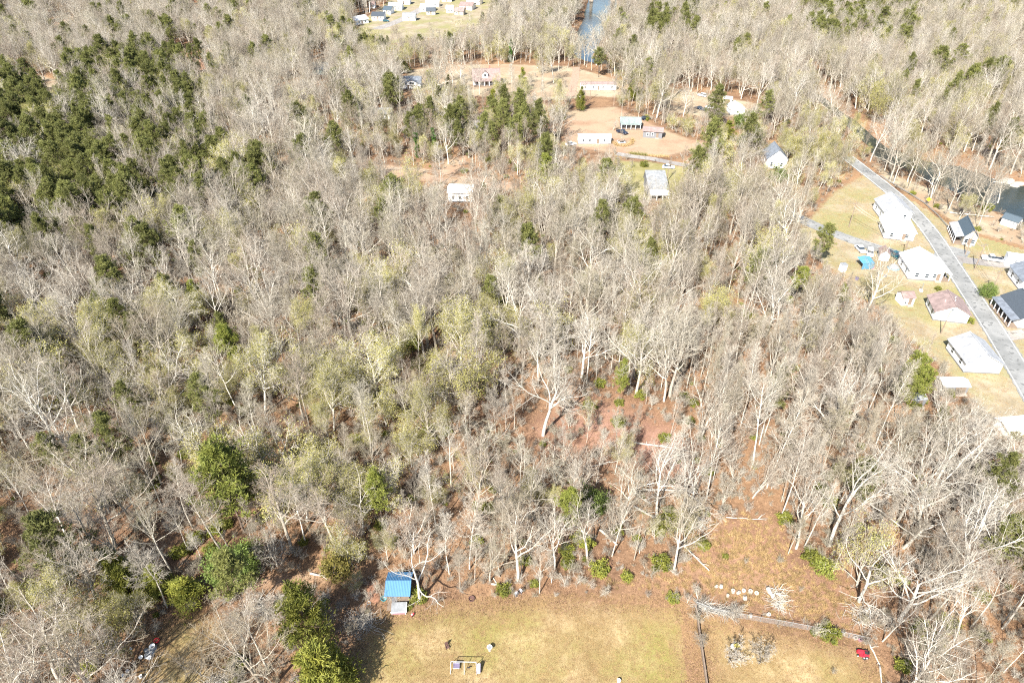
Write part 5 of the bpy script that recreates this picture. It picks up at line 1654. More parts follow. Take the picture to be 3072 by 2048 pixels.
# felled trunk rounds, logs, brush
LOGS = [(2198, 1775, 0.33, "pale cut log round, first of the row behind the fence corner"), (2213, 1779, 0.28, "pale cut log round right of the first in the meadow row"), (2231, 1772, 0.32, "mossy ringed cut log round in the middle of the row"),
        (2250, 1777, 0.38, "biggest pale cut log round of the meadow row"), (2271, 1781, 0.33, "ringed cut log round at the right end of the row"), (2235, 1797, 0.34, "pale cut log round below the others, nearest the fence"),
        (2182, 1789, 0.24, "small cut log round lower left of the row"), (2163, 1762, 0.27, "grey cut log round upper left of the row"), (2146, 1760, 0.25, "leftmost grey cut log round behind the fence corner"), (2251, 1849, 0.24, "small white round lying against the chain link fence"), (2303, 1843, 0.3, "upright pale round at the chain link fence")]
for i, (qx, qy, r_, lb) in enumerate(LOGS):
    e = empty("log_round", G(qx, qy), i * 1.3, lb, "log", "cut log rounds in the meadow")
    tilt = Matrix.Rotation(0.5 * math.sin(i * 2.1), 4, 'X')
    MB().tube([tilt @ Vector((0, 0, 0.0)), tilt @ Vector((0, 0, 0.55))], [r_ * 1.08, r_], 12).obj("bark_side", M["bark"], e)
    MB().tube([tilt @ Vector((0, 0, 0.55)), tilt @ Vector((0, 0, 0.565))], r_ * 0.93, 12).obj("cut_face", M["palewood"], e)
    MB().tube([tilt @ Vector((0, 0, 0.566)), tilt @ Vector((0, 0, 0.575))], r_ * 0.4, 10).obj("heartwood", M["wood"], e)


def log(label, a, b, r_, lift=0.15, mat="bark_white", stubs=3, seed=0, zb=None):
    A_, B_ = G(*a), G(*b)
    e = empty("fallen_log", (A_ + B_) / 2, 0, label, "log", "fallen logs")
    rr = random.Random(seed + int(a[0]))
    o = (A_ + B_) / 2
    d = B_ - A_
    pts = []
    for i in range(6):
        t = i / 5
        p = A_ + d * t - o + Vector((rr.uniform(-1, 1), rr.uniform(-1, 1), 0)) * d.length * 0.018
        p.z = r_ + lift * t + (0 if zb is None else zb * t)
        pts.append(p)
    MB().tube(pts, [r_ * (1 - 0.5 * i / 5) for i in range(6)], 8).obj("trunk", M[mat], e, True)
    for s_ in range(stubs):
        i = rr.randrange(1, 5)
        q = pts[i]
        dv = (d.normalized() + Vector((rr.uniform(-1, 1), rr.uniform(-1, 1), rr.uniform(0.1, 0.9)))).normalized()
        ln = rr.uniform(0.8, 2.4)
        MB().tube([q, q + dv * ln * 0.5 + Vector((0, 0, 0.1)), q + dv * ln], [r_ * 0.4, r_ * 0.28, 0.02], 5).obj("branch", M[mat], e)


log("long white fallen log lying level under the smooth white trunk", (1926, 1471), (2080, 1476), 0.24)
log("fallen log slanting down to the foot of the smooth white trunk", (1902, 1521), (1965, 1558), 0.26)
log("short fallen log above the slanting one", (1910, 1486), (1954, 1516), 0.16)
log("dark fallen log behind the slim yellow pine", (1800, 1590), (1850, 1638), 0.26, 0.2, "bark")
log("long pale limb fallen across the bushes at the meadow's left", (2020, 1610), (2128, 1716), 0.17, 0.3, "bark_white", 5)
log("white fallen limb at the upper edge of the reddish gap", (1905, 1330), (2096, 1364), 0.2, 0.5, "bark_white", 5)
log("big pale log with roots in the meadow beside the log rounds", (2302, 1768), (2318, 1798), 0.42, 0.0, "bark_white", 1)
log("curved brown limb lying right of the red mower", (2606, 1928), (2640, 2000), 0.14, 0.0, "bark", 2)
log("brown limb continuing at the bottom right of the mower", (2638, 1996), (2646, 2062), 0.16, 0.0, "bark", 1)
log("pale fallen pole in the gap right of the giant forked tree", (1776, 1398), (1880, 1378), 0.13, 0.1)
log("long thin fallen trunk at the meadow's upper edge", (2180, 1552), (2300, 1560), 0.09, 0.1)
log("fallen grey trunk in the dirt left of the yellow tree", (930, 1722), (990, 1732), 0.2, 0.1, "bark")
log("driftwood trunk lying on the grassy bank above the slate roofed house", (2850, 640), (2980, 655), 0.3, 0.2, "bark_white", 5)


def brush(label, px, py, rx, ry, h, k, seed, mat="bark", group="brush piles", bent=0.6):
    r = np.random.default_rng(seed)
    g = G(px, py)
    st = []
    for i in range(k):
        a_ = r.uniform(0, 6.28)
        p = np.array((rx * r.normal(0, 0.4), ry * r.normal(0, 0.4), abs(r.normal(0, h * 0.4))))
        d = np.array((math.cos(a_), math.sin(a_), r.normal(0.1, 0.25)))
        L_ = r.uniform(0.8, 2.6)
        q = [p]
        for s_ in range(3):
            d = d + r.normal(0, 0.2, 3)
            q.append(q[-1] + d / np.linalg.norm(d) * L_ / 3)
        q = np.array(q)
        q[:, 2] = np.maximum(q[:, 2], 0.03)
        st.append((q, np.linspace(r.uniform(0.02, 0.06), 0.012, 4), 3))
    V, F = strands_mesh(st, SIDES)
    o = link("brush_pile", mesh_np("brush_pile", V, F, M[mat]))
    o.location = g
    return tag(o, label, "brush pile", group)


brush("dark root brush beside the big pale log in the meadow", 2335, 1786, 1.6, 1.2, 0.9, 90, 1, "bark")
brush("pale brush under the root pile in the meadow", 2335, 1812, 1.5, 1.3, 0.5, 120, 2, "bark_white")
brush("grey brush tangle along the chain link fence's left end", 2180, 1836, 3.0, 0.8, 0.8, 220, 3, "bark_white")
brush("grey brush tangle right at the fence corner", 2110, 1822, 1.8, 0.9, 0.8, 160, 4, "bark_white")
brush("big heap of cut pale branches left of the big cedar", 800, 1822, 4.5, 2.2, 1.4, 420, 5, "bark_white")
brush("brown brush heap at the bottom edge of the clearing", 655, 2052, 2.2, 1.0, 0.9, 200, 6, "bark")
brush("twiggy heap at the wood's edge right of the dirt track", 1085, 1870, 3.0, 2.6, 0.5, 260, 7, "bark")
brush("tangle of limbs below the white double trunk", 2080, 1570, 3.0, 2.0, 1.2, 260, 8, "bark_white")
brush("bleached limb tangle at the foot of the gnarled grey tree", 2600, 1850, 3.5, 2.5, 1.2, 260, 9, "bark_white")

# white litter in the clearing
LIT = [(460, 1944, 0.42, "white round tub on the litter heap of the clearing"), (439, 1974, 0.24, "white pail at the lower side of the litter heap"), (451, 1975, 0.3, "white drum right of a pail below the litter heap"), (421, 1972, 0.28, "white pail left below the litter heap"),
       (386, 2014, 0.24, "upper one of two white pails at the clearing's lower left"), (374, 2025, 0.24, "lower one of two white pails at the clearing's lower left"), (424, 2032, 0.26, "single white pail at the clearing's bottom edge"), (395, 1947, 0.2, "small white pail in the tree shadow of the clearing"), (466, 1884, 0.12, "tiny white cup at the top of the clearing")]
for i, (qx, qy, r_, lb) in enumerate(LIT):
    e = empty("white_pail", G(qx, qy), i * 0.9, lb, "pail", "white pails in the clearing")
    tl = Matrix.Translation((0, 0, 0.08)) @ Matrix.Rotation(0.7 * math.sin(i * 1.7), 4, 'Y')
    m = MB().lathe([(r_ * 0.8, 0), (r_, r_ * 1.5), (r_ * 1.06, r_ * 1.52), (r_ * 0.95, r_ * 1.5), (r_ * 0.78, 0.1), (0, 0.09)], n=12)
    m.v = [tuple(tl @ Vector(p)) for p in m.v]
    m.obj("pail", M["white"], e, True)
    m = MB().tube([(r_ * 0.98 * math.cos(t), 0.02, r_ * 1.4 - 0.5 * r_ * math.sin(t)) for t in np.linspace(0, math.pi, 7)], 0.012, 4)
    m.v = [tuple(tl @ Vector(p)) for p in m.v]
    m.obj("handle", M["steel"], e)
lt = empty("litter_heap", G(450, 1955), 0.3, "grey white heap of sacks and ash in the clearing", "litter heap")
for x, y, r_ in ((0, 0, 0.75), (0.5, 0.5, 0.55), (-0.35, -0.5, 0.5), (0.2, -0.8, 0.4), (-0.5, 0.4, 0.45)):
    m = MB().lathe([(r_, 0), (r_ * 0.92, 0.16), (r_ * 0.6, 0.3), (0.0, 0.34)], (x, y, 0), 9)
    m.v = [(a_ + 0.07 * math.sin(b_ * 9), b_ + 0.07 * math.cos(a_ * 8), c_) for a_, b_, c_ in m.v]
    m.obj("sack", M["tinroof"], lt, True)
pt = empty("clay_pot", G(472, 1924), 0, "red clay pot above the litter heap", "pot")
MB().lathe([(0.25, 0), (0.36, 0.4), (0.42, 0.42), (0.42, 0.5), (0.34, 0.5), (0.28, 0.15), (0, 0.14)], n=14).obj("pot", M["red"], pt)
MB().lathe([(0.3, 0.42), (0, 0.44)], n=14).obj("soil", M["clay"], pt)
ot = tag(MB().add([(-1.3, -0.5, 0.05), (1.1, -0.7, 0.3), (1.4, 0.5, 0.15), (-1.1, 0.6, 0.45), (0.1, 0, 0.75)], [(0, 1, 4), (1, 2, 4), (2, 3, 4), (3, 0, 4)]).obj("orange_tarp", M["clay"]), "crumpled orange tarp on the forest floor at the left edge", "tarp")
ot.location = G(44, 1192)

# two whitish fruit trees with a yellow toy between them
yt = empty("toy_truck", G(2206, 1940), 0.2, "yellow and white toy truck by the left fruit tree", "toy")
MB().box((0.1, 0, 0.42), (0.95, 0.5, 0.35)).obj("tipper", M["yellowp"], yt, bevel=0.04)
MB().box((-0.55, 0, 0.38), (0.4, 0.48, 0.45)).obj("cab", M["white"], yt, bevel=0.04)
for x in (-0.5, 0.35):
    for y in (-0.27, 0.27):
        MB().tube([(x, y - 0.05, 0.17), (x, y + 0.05, 0.17)], 0.17, 10).obj("wheel", M["rubber"], yt)
for qx, qy, sc, rz2, lb in ((2186, 1984, 5.2, 0.4, "left one of two pruned fruit trees on the side lawn"), (2276, 1990, 4.8, 2.0, "right one of two pruned fruit trees on the side lawn")):
    g = G(qx, qy)
    put_tree("fruit_tree", PR["dark"][0], g.x, g.y, sc, rz2, lb, "tree", 1.05, False)["group"] = "pruned fruit trees"
LAND_B.append(("fruit trees", *G(2230, 1987)[:2]))
g = G(1398, 2092)
put_tree("bare_shrub", PR["thicket"][1], g.x, g.y, 3.0, 0.3, "bare dark shrub at the bottom edge below the swing set", "shrub")
for qx, qy, hh, rz2, lb in ((2498, 2020, 1.5, 0.2, "small round bare shrub on the side lawn left of the mower"), (2235, 1690, 1.6, 1.0, "low bare shrub in the upper middle of the meadow"), (2335, 1690, 2.2, 2.0, "brown bare shrub at the meadow's right side"), (2400, 1775, 1.5, 3.0, "little bare shrub in the meadow's middle")):
    g = G(qx, qy)
    put_tree("bare_shrub", PR["thicket"][0], g.x, g.y, hh, rz2, lb, "shrub", 0.9)
SHR = [(2110, 1640, 1.6, "small green shrub on the left of the meadow"), (2175, 1672, 0.8, "tiny green shrub in the upper meadow"), (2430, 1680, 2.2, "dark green shrub behind the yellow green meadow bush"), (2000, 1580, 2.6, "green shrub under the white double trunk"), (2050, 1575, 2.2, "second green shrub under the white double trunk"),
       (1800, 1716, 2.2, "dark green shrub at the lawn's top edge, left of the reddish bank"), (1880, 1735, 1.4, "green shrub in the rough bank above the lawn"), (1980, 1700, 2.4, "olive shrub left of the long pale limb"), (1760, 1640, 1.8, "green shrub under the slim yellow pine"), (1850, 1600, 1.6, "green shrub right of the dark fallen log"),
       (1700, 1660, 1.8, "olive shrub by the two people's pine"), (2490, 870, 1.6, "low green shrub at the yard's wood edge"), (2838, 886, 1.3, "left round shrub by the white house at the junction"), (2812, 870, 1.2, "reddish round shrub by the white house at the junction"), (2908, 968, 1.4, "brown green shrub at the brown roofed house's corner"),
       (2958, 632, 2.6, "round olive shrub on the river bank"), (1932, 500, 2.2, "grey round shrub by the lane"), (2440, 1900, 0.8, "tuft of green by the chain link fence"), (2790, 1940, 2.6, "green leafy shrub in the bottom right thicket"), (2760, 1900, 2.2, "yellow green shrub right of the huge white tree")]
for i, (qx, qy, hh, lb) in enumerate(SHR):
    g = G(qx, qy)
    put_tree("evergreen_shrub", PR["shrub"][0], g.x, g.y, hh, i * 1.1, lb, "shrub", 1.0)
yb = G(2470, 1708)
put_tree("evergreen_shrub", PR["ybush"][0], yb.x, yb.y, 1.9, 0.5, "yellow green bush at the meadow's right edge", "shrub", 1.3)
LAND_B.append(("meadow bush", yb.x, yb.y))
RLAB = ["largest pale rock in the river at the right edge", "second pale rock, just below the largest in the river", "small rock at the upper end of the rapids", "small rock in the middle of the rapids", "pale rock right against the river's picture edge", "smallest rock on the left of the rapids", "low rock left of the largest river rock"]
# a felled crown lying left of the big cedar, and river rocks with white water
g = G(880, 1824)
ft = put_tree("fallen_tree", PR["snag"][0], g.x, g.y, 9, 0, "fallen white tree lying left of the big cedar", "tree", 1.0, False)
ft.rotation_euler = (R(83), 0, R(75))
ft.location.z = 0.5
for i, (qx, qy, s_) in enumerate([(3020, 538, 2.4), (3046, 550, 1.6), (2966, 508, 1.1), (2984, 522, 1.0), (3062, 545, 1.8), (2952, 530, 0.8), (3000, 528, 0.9)]):
    g = G(qx, qy)
    r = np.random.default_rng(i)
    bm = bmesh.new()
    bmesh.ops.create_icosphere(bm, subdivisions=2, radius=s_)
    for v_ in bm.verts:
        v_.co = Vector((v_.co.x * 1.3, v_.co.y, v_.co.z * 0.5)) * (1 + 0.15 * math.sin(3 * v_.co.x / s_ + i) + 0.1 * math.cos(5 * v_.co.y / s_))
    me = bpy.data.meshes.new("river_rock")
    bm.to_mesh(me)
    bm.free()
    me.materials.append(M["rock"])
    o = tag(link("river_rock", me), RLAB[i], "rock", "rocks in the rapids")
    o.location = (g.x, g.y, -0.95)
r = np.random.default_rng(77)
m = MB()
for i in range(70):
    p = G(r.uniform(2955, 3030), r.uniform(500, 545))
    p.x += 4
    l_, w_ = r.uniform(0.5, 2.2), r.uniform(0.12, 0.4)
    m.lathe([(1.0, 0), (0.6, 0.06), (0, 0.09)], (0, 0, 0), 6)
    for q in range(len(m.v) - 18, len(m.v)):
        x, y, z = m.v[q]
        m.v[q] = (p.x + x * l_, p.y + y * w_, -0.95 + z)
tag(m.obj("rapids", M["foam"]), "broken white water of the rapids", "white water", kind="stuff")

LAND += LAND_B
PLACED += PLACED_B
# ------------------------------------------------------------------ trees one can point at (photo pixel of the foot, height)
HERO = [
 # px, py, H, kind, index, turn, width, short name, label
 (1629, 1306, 27, "white", 2, 0.3, 1.0, "giant forked tree", "giant pale forked tree spreading over the reddish gap in mid wood"),
 (1908, 1184, 25, "white", 0, 1.9, 0.9, "curved white tree", "tall white tree with a curved trunk, behind and right of the giant forked tree"),
 (2010, 1188, 26, "spread", 1, 2.6, 0.9, "straight pale tree", "straight pale trunked tree rising above the right end of the reddish gap"),
 (1555, 1066, 24, "white", 0, 4.0, 1.0, "fan branched white tree", "fan branched white tree just behind the giant forked tree"),
 (1139, 1018, 20, "spread", 0, 1.0, 0.9, None, "greyish upright tree with a clear pale trunk in the middle of the wood"),
 (1490, 1328, 16, "slender", 0, 0.0, 1.0, None, "slender bare pole tree left of the giant forked tree"),
 (1403, 1354, 15, "slender", 2, 2.0, 1.2, None, "thin leaning tree with arching twigs at the left end of the gap"),
 (1542, 1293, 13, "slender", 1, 3.0, 0.9, None, "thinnest sapling beside the giant forked tree"),
 (1969, 1549, 21, "white", 2, 2.2, 0.85, "smooth white trunk", "smooth white trunk standing alone over the fallen logs"),
 (2047, 1527, 19, "white", 1, 0.5, 0.95, "white double trunk", "white double trunk with long sideways limbs over the meadow edge"),
 (2064, 1530, 17, "white", 0, 2.7, 0.9, None, "leaning white stem sharing its foot with the white double trunk"),
 (1261, 1801, 17, "snag", 0, 0.4, 0.9, "crooked tree by the shed", "crooked pale tree right beside the blue roofed shed"),
 (1381, 1773, 12, "slender", 3, 0.2, 1.2, None, "greenish grey trunk in the lawn edge between shed and round fire pit"),
 (1348, 1721, 15, "slender", 1, 1.2, 1.1, None, "straight grey tree behind the shed's crooked neighbour"),
 (1409, 1706, 19, "slender", 0, 2.2, 1.2, None, "tall feathery straight tree behind the round fire pit"),
 (1470, 1745, 14, "spread", 2, 5.1, 0.8, None, "white forked tree with a log bench at its foot"),
 (1499, 1727, 13, "slender", 2, 4.1, 1.1, None, "slim grey tree right behind the log bench"),
 (1664, 1706, 16, "spread", 0, 3.4, 0.8, None, "grey brushy tree at the lawn edge behind the two standing people"),
 (1089, 1601, 15, "snag", 0, 2.4, 0.8, None, "dark crooked trunk leaning left behind the shed"),
 (2364, 1662, 11, "slender", 0, 0.7, 1.3, None, "small white tree standing first at the meadow's right edge"),
 (2388, 1645, 19, "spread", 1, 0.1, 0.75, None, "leaning white tree at the meadow's right edge"),
 (2412, 1640, 17, "slender", 2, 0.3, 1.0, None, "thin leaning stem in the clump at the meadow's right edge"),
 (2488, 1636, 26, "white", 2, 1.4, 0.9, "thick pale trunk by the meadow", "thick pale trunk behind the yellow green bush of the meadow"),
 (2500, 1712, 17, "slender", 3, 2.6, 0.9, None, "pair of thin white stems beside the thick pale trunk"),
 (2577, 1806, 16, "snag", 0, 5.6, 1.1, "gnarled grey tree", "gnarled mossy grey tree at the right tip of the meadow"),
 (2697, 1862, 20, "white", 0, 1.2, 1.15, "huge white tree by the fence end", "huge white spreading tree right of the chain link fence end"),
 (2875, 1771, 24, "white", 2, 3.1, 0.95, None, "great white tree behind the huge one at the fence end"),
 (2692, 1566, 22, "white", 0, 2.9, 0.85, None, "tall white tree deep in the right hand thicket"),
 (2862, 1919, 14, "spread", 1, 0.6, 0.8, None, "leaning pale tree in the bottom right thicket"),
 (2444, 1362, 26, "white", 2, 5.5, 1.1, "great leaning white tree", "great leaning white tree with upswept limbs near the roadside houses"),
 (2292, 1223, 24, "broom", 1, 0.5, 0.85, None, "tall white stem left of the great leaning white tree"),
 (2310, 1236, 20, "slender", 1, 0.5, 1.0, None, "thin stem leaning beside a tall white one in the right wood"),
 (2383, 1270, 24, "spread", 2, 4.4, 0.8, None, "bright upright tree just behind the great leaning white tree"),
 (2350, 1290, 21, "slender", 0, 1.4, 1.0, None, "slim white pole in front of the bright upright tree"),
 (300, 1819, 19, "spread", 1, 3.9, 0.95, "forked grey tree by the clearing", "forked grey tree at the left edge of the small clearing"),
 (213, 1841, 19, "broom", 2, 0.2, 0.9, None, "fan shaped grey tree left of the clearing's forked tree"),
 (183, 2045, 19, "spread", 0, 1.5, 1.15, "shadow casting tree", "big grey tree whose long shadow crosses the small clearing"),
 (605, 2026, 6.5, "thicket", 1, 0.4, 1.0, None, "small bushy fruit tree in the grassy clearing"),
 (917, 1627, 16, "broom", 0, 1.0, 1.0, None, "bright white tree above the dirt track"),
 (579, 1584, 17, "slender", 1, 0.4, 1.3, None, "slim white tree left of the tall bushy pine"),
 (440, 1601, 17, "slender", 2, 2.4, 1.3, None, "slim pale tree with a bent trunk, left front wood"),
 (390, 1700, 15, "spread", 1, 2.2, 0.9, None, "white twigged tree behind the cedars by the clearing"),
 (556, 1222, 17, "white", 1, 0.0, 1.0, "flat topped white tree", "flat topped white tree with wide level limbs in the left wood"),
 (174, 1362, 23, "spread", 2, 1.5, 0.9, None, "tall tree leaning left near the left picture edge"),
 (418, 1023, 20, "spread", 0, 2.2, 0.9, None, "white forked tree between two pines of the left wood"),
 (820, 1010, 19, "spread", 2, 0.8, 0.9, None, "whitish fan shaped tree right of the bright middle pine"),
 (2295, 1010, 20, "white", 1, 0.9, 0.8, None, "white limbed tree among brown ground in the right wood"),
 (2590, 955, 22, "spread", 2, 0.2, 0.8, None, "pale slanting tree at the edge of the yards"),
 (2870, 1480, 22, "white", 0, 4.8, 0.9, None, "white tree arching near the right edge thicket"),
 (2990, 1560, 20, "spread", 1, 1.7, 1.0, None, "mossy white tree at the far right of the thicket"),
 (2610, 485, 26, "white", 2, 0.4, 0.7, None, "first tall white trunk where the road meets the river"),
 (2660, 490, 27, "white", 0, 1.4, 0.7, None, "tallest white trunk between road and river"),
 (2722, 545, 20, "spread", 1, 2.4, 0.8, None, "pale tree on the bank right of the tallest white trunk"),
 (2790, 598, 17, "snag", 0, 3.4, 1.0, None, "white forked tree leaning over the river beside the yellow sign"),
 (2880, 626, 22, "spread", 0, 0.2, 0.9, "double bank tree", "double white tree standing on the grassy river bank"),
 (2930, 616, 13, "spread", 1, 0.9, 0.9, None, "small pale tree right of the double white tree"),
 (2993, 608, 11, "spread", 2, 1.9, 1.2, None, "round crowned little tree at the water's edge"),
 (2115, 570, 22, "white", 2, 5.9, 0.8, None, "white trunk right of the tin roofed house"),
 (2220, 520, 20, "white", 0, 0.7, 0.8, None, "white tree in front of the gabled white house"),
 (2090, 282, 24, "broom", 1, 0.0, 0.8, None, "tall tree behind the white van of the far yard"),
 (2160, 300, 24, "spread", 1, 1.0, 0.8, None, "tall pale tree behind the white carport"),
 (2268, 330, 26, "white", 2, 1.3, 0.7, None, "tall white tree right of the small white roofed house"),
 (2370, 360, 26, "white", 0, 2.3, 0.75, None, "broad white tree on the far river bank"),
 (1438, 284, 17, "spread", 0, 0.3, 0.7, None, "bare tree in front of the red roofed house"),
 (1628, 262, 14, "slender", 0, 0.3, 0.9, None, "bare tree with a tall pale trunk in the tan field"),
 (1355, 410, 22, "spread", 1, 1.0, 0.8, None, "pale fan of stems in front of the tan field"),
 (1675, 425, 17, "broom", 3, 1.0, 1.1, None, "tall fan shaped tree left of the white mobile home"),
 (1128, 452, 26, "slender", 0, 1.0, 1.0, None, "tall bare tree left of the red brick house"),
]
